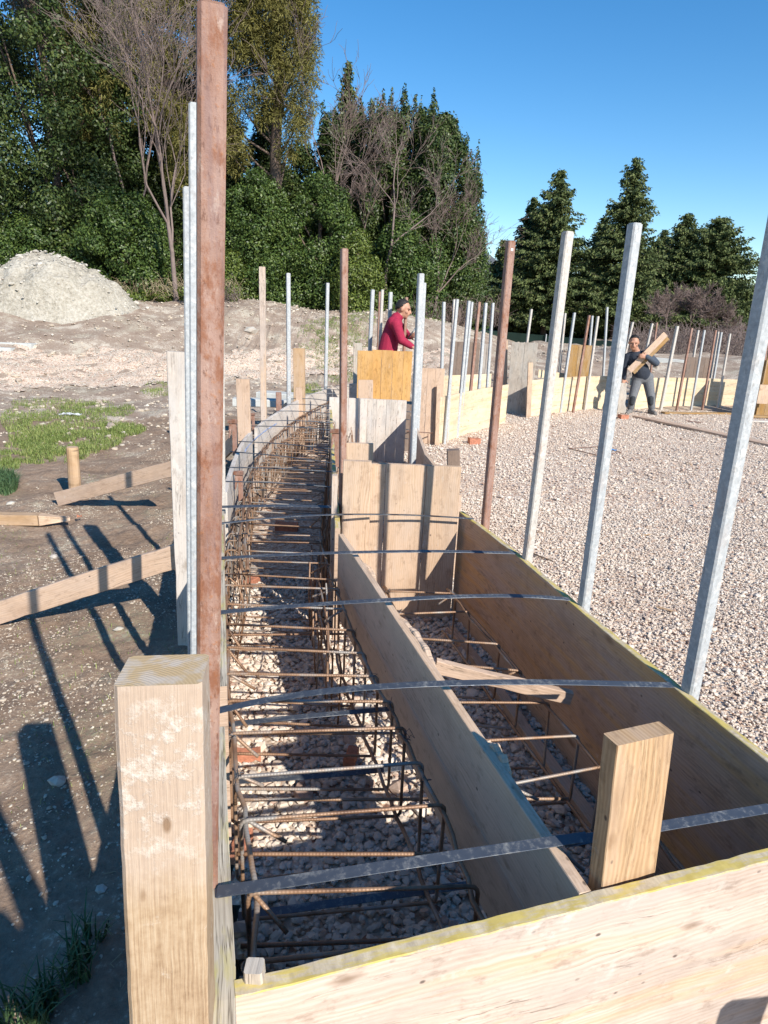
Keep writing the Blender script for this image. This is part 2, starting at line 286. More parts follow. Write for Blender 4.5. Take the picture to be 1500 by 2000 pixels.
# ------------------------------------------------------------------ mesh builder
def tag(o, label=None, cat=None, group=None, kind=None):
    if label: o['label'] = label
    if cat: o['category'] = cat
    if group: o['group'] = group
    if kind: o['kind'] = kind
    return o
def empty(name, loc, label, cat, group=None):
    o = bpy.data.objects.new(name, None); COL.objects.link(o); o.location = tuple(float(v) for v in loc); o.empty_display_size = .1
    return tag(o, label, cat, group)
def nrm(v):
    v = np.asarray(v, float); return v/(np.linalg.norm(v)+1e-12)
class MB:
    def __init__(s): s.v = []; s.f = []; s.uv = []; s.mi = []; s.sm = []
    def add(s, vs, fs, uvs, mis, sm=False):
        o = len(s.v); s.v.extend([tuple(x) for x in vs])
        for f, u, m in zip(fs, uvs, mis):
            s.f.append([i+o for i in f]); s.uv.extend(u); s.mi.append(m); s.sm.append(sm)
    def sweep(s, pts, wd, td, w, t, ch=.002, jit=0.0, mtop=0, mend=0, seed=None, wtop=None):
        """board: centre line pts, width direction wd (may be per point), thickness direction td"""
        pts = [np.array(p, float) for p in pts]; n = len(pts)
        r = np.random.default_rng(seed if seed is not None else len(s.v)+3)
        a, b = w/2, t/2; c = min(ch, b*.5)
        sec = [(-a+c, -b), (a-c, -b), (a, -b+c), (a, b-c), (a-c, b), (-a+c, b), (-a, b-c), (-a, -b+c)]
        per = [0]
        for i in range(8): per.append(per[-1]+math.dist(sec[i], sec[(i+1) % 8]))
        vs = []; L = 0; Ls = []
        for i, p in enumerate(pts):
            if i: L += np.linalg.norm(p-pts[i-1])
            Ls.append(L)
            W = nrm(wd[i] if isinstance(wd, list) else wd); T = nrm(td[i] if isinstance(td, list) else td)
            j1, j2 = (r.normal(0, jit), r.normal(0, jit)) if jit else (0, 0)
            for (x, y) in sec:
                xx = x + (j1 if x > 0 else j2)
                if wtop is not None and x > 0: xx += wtop[i]
                vs.append(p+W*xx+T*y)
        fs = []; us = []; ms = []
        for i in range(n-1):
            for k in range(8):
                k2 = (k+1) % 8
                fs.append([i*8+k, i*8+k2, (i+1)*8+k2, (i+1)*8+k])
                us.append([(Ls[i], per[k]), (Ls[i], per[k+1]), (Ls[i+1], per[k+1]), (Ls[i+1], per[k])])
                ms.append(mtop if k in (1, 2, 3) else 0)
        for e, i0 in ((0, 0), (1, (n-1)*8)):
            f = [i0+k for k in range(8)]; u = [(sec[k][1]*.6, sec[k][0]*1.3) for k in range(8)]
            if not e: f = f[::-1]; u = u[::-1]
            fs.append(f); us.append(u); ms.append(mend)
        s.add(vs, fs, us, ms)
    def tube(s, pts, r, n=6, mi=0, cap=True, smooth=True):
        pts = [np.array(p, float) for p in pts]; N = len(pts)
        rr = r if isinstance(r, (list, tuple, np.ndarray)) else [r]*N
        vs = []; L = 0; Ls = []; ref = np.array([0.13, .27, .95])
        prev = None
        for i, p in enumerate(pts):
            d = nrm(pts[min(i+1, N-1)]-pts[max(i-1, 0)])
            if i: L += np.linalg.norm(p-pts[i-1])
            Ls.append(L)
            if prev is None:
                q = np.cross(d, ref)
                if np.linalg.norm(q) < .1: q = np.cross(d, np.array([1, 0, 0.]))
            else: q = prev-d*np.dot(prev, d)
            q = nrm(q); prev = q; q2 = np.cross(d, q)
            for k in range(n):
                an = 2*math.pi*k/n; vs.append(p+(q*math.cos(an)+q2*math.sin(an))*rr[i])
        fs = []; us = []; ms = []
        for i in range(N-1):
            for k in range(n):
                k2 = (k+1) % n
                fs.append([i*n+k, i*n+k2, (i+1)*n+k2, (i+1)*n+k])
                us.append([(Ls[i], k/n*.03), (Ls[i], (k+1)/n*.03), (Ls[i+1], (k+1)/n*.03), (Ls[i+1], k/n*.03)]); ms.append(mi)
        if cap:
            fs.append([k for k in range(n)][::-1]); us.append([(0, 0)]*n); ms.append(mi)
            fs.append([(N-1)*n+k for k in range(n)]); us.append([(0, 0)]*n); ms.append(mi)
        s.add(vs, fs, us, ms, smooth)
    def build(s, name, mats, parent=None, origin=None):
        v = np.array(s.v, float)
        if origin is None:
            if parent is not None: origin = np.array(parent.location)
            else:
                lo = v.min(0); hi = v.max(0); origin = np.array([(lo[0]+hi[0])/2, (lo[1]+hi[1])/2, lo[2]])
        origin = np.array(origin, float)
        me = bpy.data.meshes.new(name); me.from_pydata([tuple(x) for x in (v-origin)], [], s.f)
        ul = me.uv_layers.new(name='UVMap'); ul.data.foreach_set('uv', np.array(s.uv, np.float32).ravel())
        if not isinstance(mats, (list, tuple)): mats = [mats]
        for m in mats: me.materials.append(M[m] if isinstance(m, str) else m)
        me.polygons.foreach_set('material_index', np.array(s.mi, np.int32))
        me.polygons.foreach_set('use_smooth', np.array(s.sm, bool)); me.update()
        o = bpy.data.objects.new(name, me); COL.objects.link(o)
        if parent is not None: o.parent = parent
        else: o.location = tuple(origin)
        return o
def raw(name, V, Fa, mat, parent=None, smooth=False, origin=(0, 0, 0)):
    """fast mesh from numpy arrays: V (n,3), Fa (m,k) all faces of k corners"""
    V = np.asarray(V, np.float32)-np.asarray(origin, np.float32); Fa = np.asarray(Fa, np.int32); m, k = Fa.shape
    me = bpy.data.meshes.new(name); me.vertices.add(len(V)); me.vertices.foreach_set('co', V.ravel())
    me.loops.add(m*k); me.loops.foreach_set('vertex_index', Fa.ravel())
    me.polygons.add(m); me.polygons.foreach_set('loop_start', np.arange(m, dtype=np.int32)*k)
    me.polygons.foreach_set('loop_total', np.full(m, k, np.int32))
    me.polygons.foreach_set('use_smooth', np.full(m, smooth, bool))
    me.materials.append(M[mat] if isinstance(mat, str) else mat); me.update(calc_edges=True); me.validate()
    o = bpy.data.objects.new(name, me); COL.objects.link(o)
    if parent is not None: o.parent = parent
    else: o.location = tuple(float(x) for x in origin)
    return o
Z = np.array([0, 0, 1.])
def resample(pts, step):
    pts = [np.array(p, float) for p in pts]; out = [pts[0]]
    for a, b in zip(pts, pts[1:]):
        n = max(1, int(np.linalg.norm(b-a)/step))
        out += [a+(b-a)*(i+1)/n for i in range(n)]
    return out
def smooth_line(pts, it=3):
    pts = [np.array(p, float) for p in pts]
    for _ in range(it):
        q = [pts[0]]
        for a, b in zip(pts, pts[1:]): q += [a*.75+b*.25, a*.25+b*.75]
        pts = q+[pts[-1]]
    return pts
def wall_board(mb, line, z0, z1, t, side=0., jit=.0008, mtop=0, mend=0, step=.12, ztop_f=None):
    """standing board along a ground line; side shifts it sideways (right of travel +)"""
    L = resample([(p[0], p[1], 0) for p in line], step); td = []
    for i in range(len(L)):
        d = nrm(L[min(i+1, len(L)-1)]-L[max(i-1, 0)]); td.append(np.array([d[1], -d[0], 0]))
    c = [p+n*side+Z*(z0+z1)/2 for p, n in zip(L, td)]
    wt = None
    if ztop_f: wt = [ztop_f(i/(len(L)-1)) for i in range(len(L))]
    mb.sweep(c, [Z]*len(c), td, z1-z0, t, .002, jit, mtop, mend, wtop=wt)
def rounded(pts, r=.02, n=4):
    pts = [np.array(p, float) for p in pts]; out = [pts[0]]
    for i in range(1, len(pts)-1):
        a, b, c = pts[i-1], pts[i], pts[i+1]
        u = nrm(a-b); v = nrm(c-b); rr = min(r, np.linalg.norm(a-b)*.45, np.linalg.norm(c-b)*.45)
        p0 = b+u*rr; p1 = b+v*rr
        for k in range(n+1):
            t = k/n; out.append((1-t)**2*p0+2*t*(1-t)*b+t*t*p1)
    return out+[pts[-1]]
def vnoise(x, y, seed=0):
    """smooth value noise for numpy arrays"""
    r = np.random.default_rng(seed).random((256, 256))
    xi = np.floor(x).astype(int); yi = np.floor(y).astype(int); fx = x-xi; fy = y-yi
    fx = fx*fx*(3-2*fx); fy = fy*fy*(3-2*fy)
    g = lambda a, b: r[a % 256, b % 256]
    return (g(xi, yi)*(1-fx)+g(xi+1, yi)*fx)*(1-fy)+(g(xi, yi+1)*(1-fx)+g(xi+1, yi+1)*fx)*fy

# ------------------------------------------------------------------ terrain
OUT = smooth_line([(-.02, -.3), (-.20, .775), (-.273, 1.03), (-.425, 1.6), (-.665, 2.57), (-.93, 3.6), (-1.2, 5.34), (-1.25, 6.3), (-1.19, 7.6), (-1.08, 8.8), (-.88, 9.7), (-.5, 10.8), (.2, 12.2), (1.6, 14.2), (3.2, 15.4), (5.2, 16.1), (8, 16.4), (13, 16.2)], 2)
OUTA = np.array([p[:2] for p in OUT])
def inside(x, y):
    """signed test: right of the outer form line"""
    xx = np.interp(y, OUTA[:, 1][:int(len(OUTA)*.88)], OUTA[:, 0][:int(len(OUTA)*.88)])
    yy = np.interp(x, OUTA[:, 0][int(len(OUTA)*.45):], OUTA[:, 1][int(len(OUTA)*.45):])
    return (x > xx) & ((y < yy) | (y < 9))
def sstep(a, b, t):
    t = np.clip((t-a)/(b-a), 0, 1); return t*t*(3-2*t)
def hbase(x, y):
    x = np.asarray(x, float); y = np.asarray(y, float)
    r = np.hypot(x, y); u = x/np.maximum(y, .5)
    fac = np.interp(u, [-.7, -.35, -.1, .0, .06, .12, .18, .3, .6], [1., 1.0, 1., .93, .8, .6, .42, .4, .4])
    h = 1.85*sstep(13.5, 23.5, r)*fac
    h = np.where(y < 3, 0, h)
    h = h+(vnoise(x*.45, y*.45, 5)-.5)*.45*sstep(13, 19, r)
    return h
def hfine(x, y):
    return ((vnoise(x*1.3, y*1.3, 1)-.5)*.06+(vnoise(x*5, y*5, 2)-.5)*.03+(vnoise(x*17, y*17, 3)-.5)*.018+(vnoise(x*45, y*45, 4)-.5)*.009)
def htot(x, y):
    x = np.asarray(x, float); y = np.asarray(y, float); r = np.hypot(x, y)
    h = hbase(x, y)+hfine(x, y)*np.where(inside(x-.1, y), .2, 1.)*(1+1.5*sstep(12, 16, r))
    return np.where(inside(x, y), h-.05, h-.012)
def axis(a, b, fine0, fine1, df, growth=1.045):
    xs = list(np.arange(fine0, fine1, df)); d = df; x = xs[-1]
    while x < b: d *= growth; x += d; xs.append(x)
    d = df; x = xs[0]; left = []
    while x > a: d *= growth; x -= d; left.append(x)
    return np.array(left[::-1]+xs)
xs = axis(-900, 1200, -3.6, .0, .022); ys = axis(-300, 1500, .3, 7.5, .024, 1.03)
X, Y = np.meshgrid(xs, ys); Zg = htot(X, Y)
nx, ny = len(xs), len(ys)
idx = np.arange(nx*ny).reshape(ny, nx)
Fq = np.stack([idx[:-1, :-1], idx[:-1, 1:], idx[1:, 1:], idx[1:, :-1]], -1).reshape(-1, 4)
gr = raw('ground', np.stack([X, Y, Zg], -1).reshape(-1, 3), Fq, 'soil', smooth=True); tag(gr, kind='structure')
gr.data.materials.append(M['bank'])
cx = X[:-1, :-1].ravel(); cy = Y[:-1, :-1].ravel()
far = (np.hypot(cx, cy)+1.5*(vnoise(cx*.7, cy*.7, 9)-.5)*2 > 12.2).astype(np.int32)
gr.data.polygons.foreach_set('material_index', far)
# gravel bed inside the ring
def sheet(name, poly_test, x0, x1, y0, y1, step, hf, mat, kind='structure'):
    gx = np.arange(x0, x1, step); gy = np.arange(y0, y1, step); A, B = np.meshgrid(gx, gy)
    id2 = np.arange(A.size).reshape(A.shape)
    F2 = np.stack([id2[:-1, :-1], id2[:-1, 1:], id2[1:, 1:], id2[1:, :-1]], -1).reshape(-1, 4)
    ok = poly_test((A[:-1, :-1]+step/2).ravel(), (B[:-1, :-1]+step/2).ravel())
    o = raw(name, np.stack([A, B, hf(A, B)], -1).reshape(-1, 3), F2[ok], mat, smooth=True); return tag(o, kind=kind)
sheet('gravel_bed', lambda x, y: inside(x-.02, y), -1.4, 16, -2, 17, .06, lambda a, b: (vnoise(a*1.5, b*1.5, 21)-.5)*.03+(vnoise(a*6, b*6, 22)-.5)*.012+.0, 'gsheet')
# the gravelled track crossing the soil on the left
PATH = [(-14, 11.8), (-9, 13.2), (-6, 14.8), (-4, 15.8), (-1.5, 17.0), (1.5, 18.3)]
def on_path(x, y):
    py = np.interp(x, [p[0] for p in PATH], [p[1] for p in PATH]); wd = np.interp(x, [-14, -6, 1.5], [1.9, 1.35, .7])
    return np.abs(y-py) < wd*(1+.5*(vnoise(x*1.2, y*1.2, 31)-.5)+.35*(vnoise(x*5, y*5, 32)-.5))
sheet('gravel_path', on_path, -16, 2, 9, 20, .1, lambda a, b: htot(a, b)+.012, 'gsheet')

# ------------------------------------------------------------------ loose stones
def ico():
    t = (1+5**.5)/2
    v = np.array([(-1, t, 0), (1, t, 0), (-1, -t, 0), (1, -t, 0), (0, -1, t), (0, 1, t), (0, -1, -t), (0, 1, -t), (t, 0, -1), (t, 0, 1), (-t, 0, -1), (-t, 0, 1)], float)
    f = np.array([(0, 11, 5), (0, 5, 1), (0, 1, 7), (0, 7, 10), (0, 10, 11), (1, 5, 9), (5, 11, 4), (11, 10, 2), (10, 7, 6), (7, 1, 8), (3, 9, 4), (3, 4, 2), (3, 2, 6), (3, 6, 8), (3, 8, 9), (4, 9, 5), (2, 4, 11), (6, 2, 10), (8, 6, 7), (9, 8, 1)])
    return v/np.linalg.norm(v[0]), f
IV, IF = ico()
def rotm(n, rng):
    q = rng.normal(size=(n, 4)); q /= np.linalg.norm(q, axis=1)[:, None]; a, b, c, d = q.T
    return np.stack([np.stack([1-2*(c*c+d*d), 2*(b*c-a*d), 2*(b*d+a*c)], -1), np.stack([2*(b*c+a*d), 1-2*(b*b+d*d), 2*(c*d-a*b)], -1), np.stack([2*(b*d-a*c), 2*(c*d+a*b), 1-2*(b*b+c*c)], -1)], 1)
def stones(name, P, size, mat, flat=.62, rng=RNG):
    n = len(P); V = IV[None]*(1+rng.uniform(-.26, .26, (n, 12, 1)))
    V = V*rng.uniform(.55, 1.1, (n, 1, 3)); V = np.einsum('nij,nkj->nki', rotm(n, rng), V)
    V[:, :, 2] *= flat; V = V*size[:, None, None]+P[:, None, :]
    F = (IF[None]+np.arange(n)[:, None, None]*12).reshape(-1, 3)
    return raw(name, V.reshape(-1, 3), F, mat)
def scatter(n, x0, x1, y0, y1, test, dens=None, rng=RNG):
    x = rng.uniform(x0, x1, n); y = rng.uniform(y0, y1, n); k = test(x, y)
    return x[k], y[k]
# channel and box floor, near gravel, farther gravel
def in_view(x, y, z=0., m=60):
    d0 = x-CAM[0]; d1 = y-CAM[1]; d2 = z-CAM[2]
    dz = d0*fw[0]+d1*fw[1]+d2*fw[2]; px = 750+FPX*(d0*rt[0]+d1*rt[1]+d2*rt[2])/dz; py = 1000-FPX*(d0*up[0]+d1*up[1]+d2*up[2])/dz
    return (dz > .3) & (px > -m-150) & (px < 1500+m+150) & (py < 2000+m+150)
for nm, n, box, sz, lab in [('channel_gravel', 26000, (-1.3, 1.1, .7, 4.2), (.009, .021), 'x'), ('loose_gravel', 120000, (.3, 4.2, 1.2, 6.4), (.0055, .0115), 'x'), ('far_gravel', 70000, (.2, 9, 6.2, 15), (.009, .016), 'x')]:
    def tst(x, y, nm=nm):
        k = inside(x-.03, y) & in_view(x, y)
        edge = np.interp(y, [1.05, 1.5, 1.86, 2.49, 3.0, 3.7], [1.2, 1.05, .95, .78, .66, .45])
        return k & ((x < edge+.04) if nm == 'channel_gravel' else (x > edge) if nm == 'loose_gravel' else k)
    x, y = scatter(n, *box, tst); s_ = RNG.uniform(*sz, len(x))*(1+1.*(RNG.random(len(x)) > .965))*np.where(RNG.random(len(x)) < .3, .6, 1)
    z = (vnoise(x*1.5, y*1.5, 21)-.5)*.03+(vnoise(x*6, y*6, 22)-.5)*.012+s_*.35+RNG.uniform(-.004, .010, len(x))
    o = stones(nm, np.stack([x, y, z], -1), s_, 'stone')
    tag(o, {'channel_gravel': 'coarse pink and white gravel on the floor of the trench under the rebar', 'loose_gravel': 'pinkish crushed gravel covering the ground right of the formwork', 'far_gravel': 'pinkish crushed gravel farther out towards the worker'}[nm], 'gravel', kind='stuff')
# path stones, soil clods
x, y = scatter(16000, -13, 1, 10, 19, on_path); s_ = RNG.uniform(.010, .026, len(x))
tag(stones('path_gravel', np.stack([x, y, htot(x, y)+.02], -1), s_, 'rock'), 'pale crushed stone strewn along the track across the soil', 'gravel', kind='stuff')
x, y = scatter(110000, -3.6, 0.1, .4, 8.5, lambda x, y: (~inside(x+.03, y)) & in_view(x, y) & (vnoise(x*2.2, y*2.2, 41)+vnoise(x*8, y*8, 42)*.6 > .70+.4*RNG.random(len(x))))
s_ = RNG.gamma(2.0, .0015, len(x))+.0013
tag(stones('soil_crumbs', np.stack([x, y, htot(x, y)+s_*.25], -1), s_, 'clod', .5), 'pale crumbs and chips scattered over the brown soil', 'soil', kind='stuff')
x, y = scatter(16000, -22, 8, 8, 25, lambda x, y: (~inside(x+.05, y)) & in_view(x, y)); s_ = RNG.gamma(2., .0095, len(x))+.007
tag(stones('bank_clods', np.stack([x, y, htot(x, y)+s_*.2], -1), s_, 'clod', .6), 'pale lumps of dry earth over the sloping bank', 'soil', kind='stuff')
for i, (px, py, r, lab) in enumerate([(112, 1530, .022, 'small grey stone lying inside the shadow of the nearest timber'), (105, 1083, .035, 'pale flat stone on bare soil between the two slanting boards'), (232, 780+450, .02, 'small white pebble on soil under the lower slanting board'), (195, 1722, .018, 'pale stone in the shade beside the foot of the nearest timber'), (490, 637, .16, 'pale boulder lying on the bank behind the pale post'), (20, 978, .03, 'whitish stone beside the blue green grass tuft'), (12, 632, .12, 'white rock at the foot of the clay heap')]):
    p = G(px, py, 0) if py > 700 else AY(px, py, 18.5)
    zz = float(htot(p[0], p[1])); o = stones('stone', np.array([[p[0], p[1], zz+r*.3]]), np.array([r*1.6]), 'rock', .55); 
    o.location = (0, 0, 0); tag(o, lab, 'stone', 'stones lying on the soil')

# ------------------------------------------------------------------ clay heap
def heap():
    cx_, cy_ = AY(92, 600, 19.6)[:2]; zt = AY(92, 500, 19.6)[2]+.02; zb = float(hbase(cx_, cy_))-.15
    n1, n2 = 150, 90; V = []
    for j in range(n2):
        for i in range(n1):
            a = 2*math.pi*i/n1; t = j/(n2-1); R = 2.75*t
            V.append((cx_+R*math.cos(a)*1.0, cy_+R*math.sin(a)*.72, 0))
    V = np.array(V); t = np.repeat(np.linspace(0, 1, n2), n1)
    prof = .35*(1-t)+.65*(1-t**1.9)
    hh = zb+(zt-zb)*prof
    nz = (vnoise(V[:, 0]*1.1, V[:, 1]*1.1, 51)-.5)*.45+(vnoise(V[:, 0]*3.1, V[:, 1]*3.1, 52)-.5)*.22+(vnoise(V[:, 0]*8, V[:, 1]*8, 53)-.5)*.1+(vnoise(V[:, 0]*20, V[:, 1]*20, 54)-.5)*.05
    V[:, 2] = hh+nz*np.minimum(1, .35+t*1.2)*(1-t**6); kq = sstep(.72, 1., t); V[:, 2] = V[:, 2]*(1-kq)+(htot(V[:, 0], V[:, 1])-.06)*kq
    ii = np.arange(n1*n2).reshape(n2, n1); nxt = np.roll(ii, -1, 1)
    F = np.stack([ii[:-1], nxt[:-1], nxt[1:], ii[1:]], -1).reshape(-1, 4)
    o = raw('soil_heap', V, F, 'pile', smooth=True, origin=(cx_, cy_, zb)); tag(o, 'pale heap of clay soil at the left edge in front of the trees', 'soil heap')
    k = RNG.integers(0, len(V), 900); s_ = RNG.gamma(2, .014, 900)+.01
    tag(stones('heap_clods', V[k]+RNG.normal(0, .03, (900, 3)), s_, 'rock'), 'loose clods lying over the pale clay heap', 'soil', kind='stuff')
heap()

# ------------------------------------------------------------------ formwork of the near box and the trench
def panel(name, line, z0, z1, t, mats, label, cat='formwork board', side=0., group=None, splits=None, mtop=0, jit=.0012, step=.12, zf=None):
    mb = MB(); zs = [z0]+(splits or [])+[z1]
    for a, b_ in zip(zs, zs[1:]):
        wall_board(mb, line, a+(.0015 if a > z0 else 0), b_, t, side, jit, mtop if b_ == z1 else 0, 0, step, zf if b_ == z1 else None)
    return tag(mb.build(name, mats), label, cat, group)
GB = 'boards forming the trench walls'
zn = lambda amp, k=1: (lambda t: amp*(math.sin(t*31*k+1)+.6*math.sin(t*77*k+2)+.4*math.sin(t*143*k)))
# outer (left) wall: thick near plank, then the curved boards
nearL = [p for p in OUT if p[1] < 3.0]
mb = MB(); wall_board(mb, [(p[0], p[1]) for p in OUT if -.3 <= p[1] <= 1.72], .40, .66, .048, side=-.018, jit=.001, mtop=1, step=.05, ztop_f=zn(.0012))
wall_board(mb, [(p[0], p[1]) for p in OUT if -.3 <= p[1] <= 1.72], .02, .39, .027, side=-.018)
tag(mb.build('formwork_board', ['grey', 'ptop']), 'nearest stretch of the left trench wall with a mossy yellowish top edge', 'formwork board', GB)
def seg(a, b): return [(p[0], p[1]) for p in OUT if a <= p[1] <= b]
panel('formwork_board', seg(1.73, 3.75), .0, .66, .03, ['plank', 'ptop'], 'left trench wall board behind the cage beside the tall rusty post', splits=[.3], mtop=1, group=GB)
panel('formwork_board', seg(3.77, 6.05), .0, .67, .03, ['white', 'fresh'], 'whitewashed curved left wall board nearest the rusty clamps', splits=[.25, .47], group=GB)
panel('formwork_board', seg(6.07, 8.5), .0, .66, .03, ['white', 'fresh'], 'curved left wall board with a blue chalk line below its edge', splits=[.25, .47], group=GB)
panel('formwork_board', seg(8.52, 12.3), .0, .66, .03, ['white', 'fresh'], 'farthest curved left wall board ending behind the whitewashed panel', splits=[.25, .47], group=GB)
# blue chalk line on curved board
mb = MB(); L = [(p[0]+.019, p[1]) for p in resample([(q[0], q[1], 0) for q in seg(5.2, 7.4)], .1)]
ch = [np.array([x, y, .60-.05*i/len(L)]) for i, (x, y) in enumerate(L)]
M['chalk'] = simple('blue_chalk', (.30, .36, .52), .9, var=.4)
mb.sweep(ch, [Z]*len(ch), np.array([1, 0, 0.]), .012, .003, .0005, .003); tag(mb.build('chalk_mark', 'chalk'), 'blue chalk line drawn along the curved left wall board', 'chalk mark')
# near cross panel with the yellow edge
NP0, NP1 = np.array([-.20, .83]), np.array([1.55, 1.43])
A_ = G(515, 1900, .66); B_ = G(1500, 1655, .66); dirn = nrm((B_-A_)[:2])
nl = [tuple(A_[:2]-dirn*.05+np.array([0, .0])), tuple(B_[:2]+dirn*.35)]
panel('formwork_wall', nl, .06, .66, .032, ['panel', 'yedge'], 'nearest cross panel with a worn yellow top edge closing the trench', 'formwork panel', side=.016, mtop=1, group=None, jit=.0007, step=.03, zf=zn(.0007, 1.7))
panel('formwork_board', nl, .0, .057, .03, ['plank'], 'low strip of board under the nearest cross panel', side=.018)
# little post between plank and panel
def stake(name, bpx, tpx, wpx, t, mat, label, cat, Yoff=None, zb=0.0, zref=0., ang=0., group=None, base=None, top=None, jit=.001, w=None, origin=None):
    p0 = G(*bpx, zref) if base is None else np.array(base, float); p1 = AY(*tpx, p0[1]) if top is None else np.array(top, float)
    d = nrm(p1-p0); q0 = p0+d*((zb-p0[2])/d[2])
    if w is None: w = wpx/FPX*np.dot(p1-CAM, fw)
    wd = np.array([math.cos(ang), math.sin(ang), 0]); wd = nrm(wd-d*np.dot(wd, d)); td = np.cross(d, wd)
    n = 14; mb = MB(); mb.sweep([q0+(p1-q0)*i/n for i in range(n+1)], wd, td, w, t, .003, jit, 0, 1)
    o = mb.build(name, [mat, mat]); return tag(o, label, cat, group), p0, p1, w
stake('timber_stake', (498, 1990), (495, 1885), 40, .03, 'grey', 'stub of grey rough board wedged beside the yellow edged panel', 'stake', zb=.1, zref=.58, base=AY(500, 1995, .855), top=AY(496, 1886, .855), w=.032)
# diagonal board (two stacked planed boards) with torn splinters
D0 = G(661, 1043, .66)[:2]; D1 = G(1131, 1745, .66)[:2]
panel('formwork_board', [tuple(D0), tuple(D1)], .22, .66, .028, ['diag', 'fresh'], 'clean pale board running diagonally through the near box', 'formwork board', splits=[.43], mtop=1, jit=.0006, side=-.014)
dd = nrm(D1-D0); nn = np.array([-dd[1], dd[0]])
# torn splinter strips standing on the outer face of the diagonal board
for k, (px, py, ln, h_) in enumerate([(735, 1110, .20, .012), (840, 1245, .34, .02), (985, 1470, .14, .022)]):
    c = G(px, py, .66)[:2]; s0 = D0+dd*np.dot(c-D0, dd)+nn*.016
    mb = MB(); N = 40; pts = [np.array([*(s0+dd*(i/N-.5)*ln), .66-.03]) for i in range(N+1)]
    rw_ = [random.random() for _ in range(N+2)]; wt = [h_*(math.sin(math.pi*i/N)**.5)*(.75+.25*math.sin(i*.45+k))-.010+.004*(rw_[i]) for i in range(N+1)]
    tds = [np.array([nn[0], nn[1], 0])]*len(pts)
    pts = [p+np.array([nn[0], nn[1], 0])*(.012+.010*math.sin(math.pi*i/N)) for i, p in enumerate(pts)]
    mb.sweep(pts, [Z]*len(pts), tds, .055, .022, .004, .0006, wtop=wt)
    tag(mb.build('splintered_offcut', 'fresh'), ['small splintered strip at the far end of the diagonal board', 'long torn splintered strip on the outer face of the diagonal board', 'short torn strip beside the middle of the diagonal board'][k], 'offcut', 'splintered strips on the diagonal board')
# right long panel
RB = smooth_line([(.435, 3.70), (.547, 3.35), (.648, 3.0), (.765, 2.48), (.93, 1.86), (1.0, 1.62), (1.10, 1.30), (1.2, 1.0)], 2)
rbl = [(p[0], p[1]) for p in RB]
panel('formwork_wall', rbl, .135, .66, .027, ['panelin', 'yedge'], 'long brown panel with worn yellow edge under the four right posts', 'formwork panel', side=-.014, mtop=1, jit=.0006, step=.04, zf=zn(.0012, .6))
panel('formwork_board', rbl, .0, .131, .03, ['plank'], 'low board along the foot of the long brown right panel', side=-.012)
mb = MB(); wall_board(mb, rbl[4:], .0, .05, .05, side=.10); tag(mb.build('foot_rail', 'plank'), 'thin rail lying inside the foot of the long right panel', 'rail')
# far end panel of the near box: three upright planks
def upright_panel(name, x0, x1, Y0, Y1, z0, z1, n, mat, label, t=.028, jit=.0008, round_top=False, lean=0., cat='formwork panel', group=None):
    mb = MB(); a = np.array([x0, Y0, 0]); b_ = np.array([x1, Y1, 0]); d = nrm(b_-a); td = np.cross(Z, d)
    L = np.linalg.norm(b_-a); ws = RNG.uniform(.8, 1.2, n); ws = ws/ws.sum()*L; c = 0
    for i in range(n):
        m = a+d*(c+ws[i]/2); c += ws[i]; ztt = z1+RNG.uniform(-.003, .003)
        N = 10; zs = [z0+(ztt-z0)*k/N for k in range(N)]+[ztt-.018, ztt-.006, ztt] if round_top else [z0+(ztt-z0)*k/N for k in range(N+1)]
        off = RNG.uniform(-.0012, .0012)
        mb.sweep([m+Z*zz+td*off for zz in zs], d, td, ws[i]-.003, t, .002, jit, seed=i+int(abs(x0)*1000))
    if round_top: mb2 = mb
    return tag(mb.build(name, mat), label, cat, group)
E1 = G(885, 1215, 0); eY = E1[1]
xe0 = AY(730, 1000, eY)[0]; xe1 = AY(895, 1000, eY)[0]; zt = AY(810, 908, eY)[2]
upright_panel('formwork_wall', xe0-.14, xe1, eY-.0, eY+.01, .02, zt, 3, 'fresh', 'sunlit end panel of three upright planks striped by post shadows', round_top=True)
p_ = AY(698, 900, eY-.05)
stake('timber_stake', None, None, None, .04, 'fresh', 'broad pale stake board standing before the left side of the striped end panel', 'stake', base=(p_[0]-.0, eY-.045, 0), top=(p_[0], eY-.045, p_[2]), w=.155)
# inner wall continuing behind the end panel
IN = [G(656, 1046, .66)[:2], G(651, 893, .66)[:2], G(646, 800, .66)[:2]]
panel('formwork_board', [tuple(IN[0]+np.array([0, .12])), tuple(IN[1]), tuple(IN[2])], .0, .66, .028, ['plank', 'yedge'], 'inner trench wall running away behind the striped end panel', splits=[.33], mtop=1, group=GB)
p_ = AY(661, 918, eY+.06)
stake('timber_stake', None, None, None, .05, 'panel', 'narrow pale upright batten left of the broad stake board', 'stake', base=(p_[0]-.01, eY-.06, 0), top=(p_[0]-.01, eY-.06, p_[2]), w=.03)
# near stake standing in the box corner
p0 = G(1213, 1755, .60); 
YB = G(1213, 1722, .66)[1]+.035
pT = AY(1248, 1432, YB); pB = AY(1213, 1725, YB); dS = nrm(pT-pB)
mb = MB(); wdS = nrm(np.array([.93, .36, 0])); tdS = np.cross(dS, wdS)
q0 = pB+dS*((.0-pB[2])/dS[2]); N = 12
wS = 138/FPX*np.dot(pT-CAM, fw)*1.0
mb.sweep([q0+(pT-q0)*i/N for i in range(N+1)], wdS, tdS, wS, .042, .002, .0008, 0, 0)
tag(mb.build('timber_stake', ['timber', 'fresh']), 'short upright stake board just behind the yellow edged cross panel', 'stake')
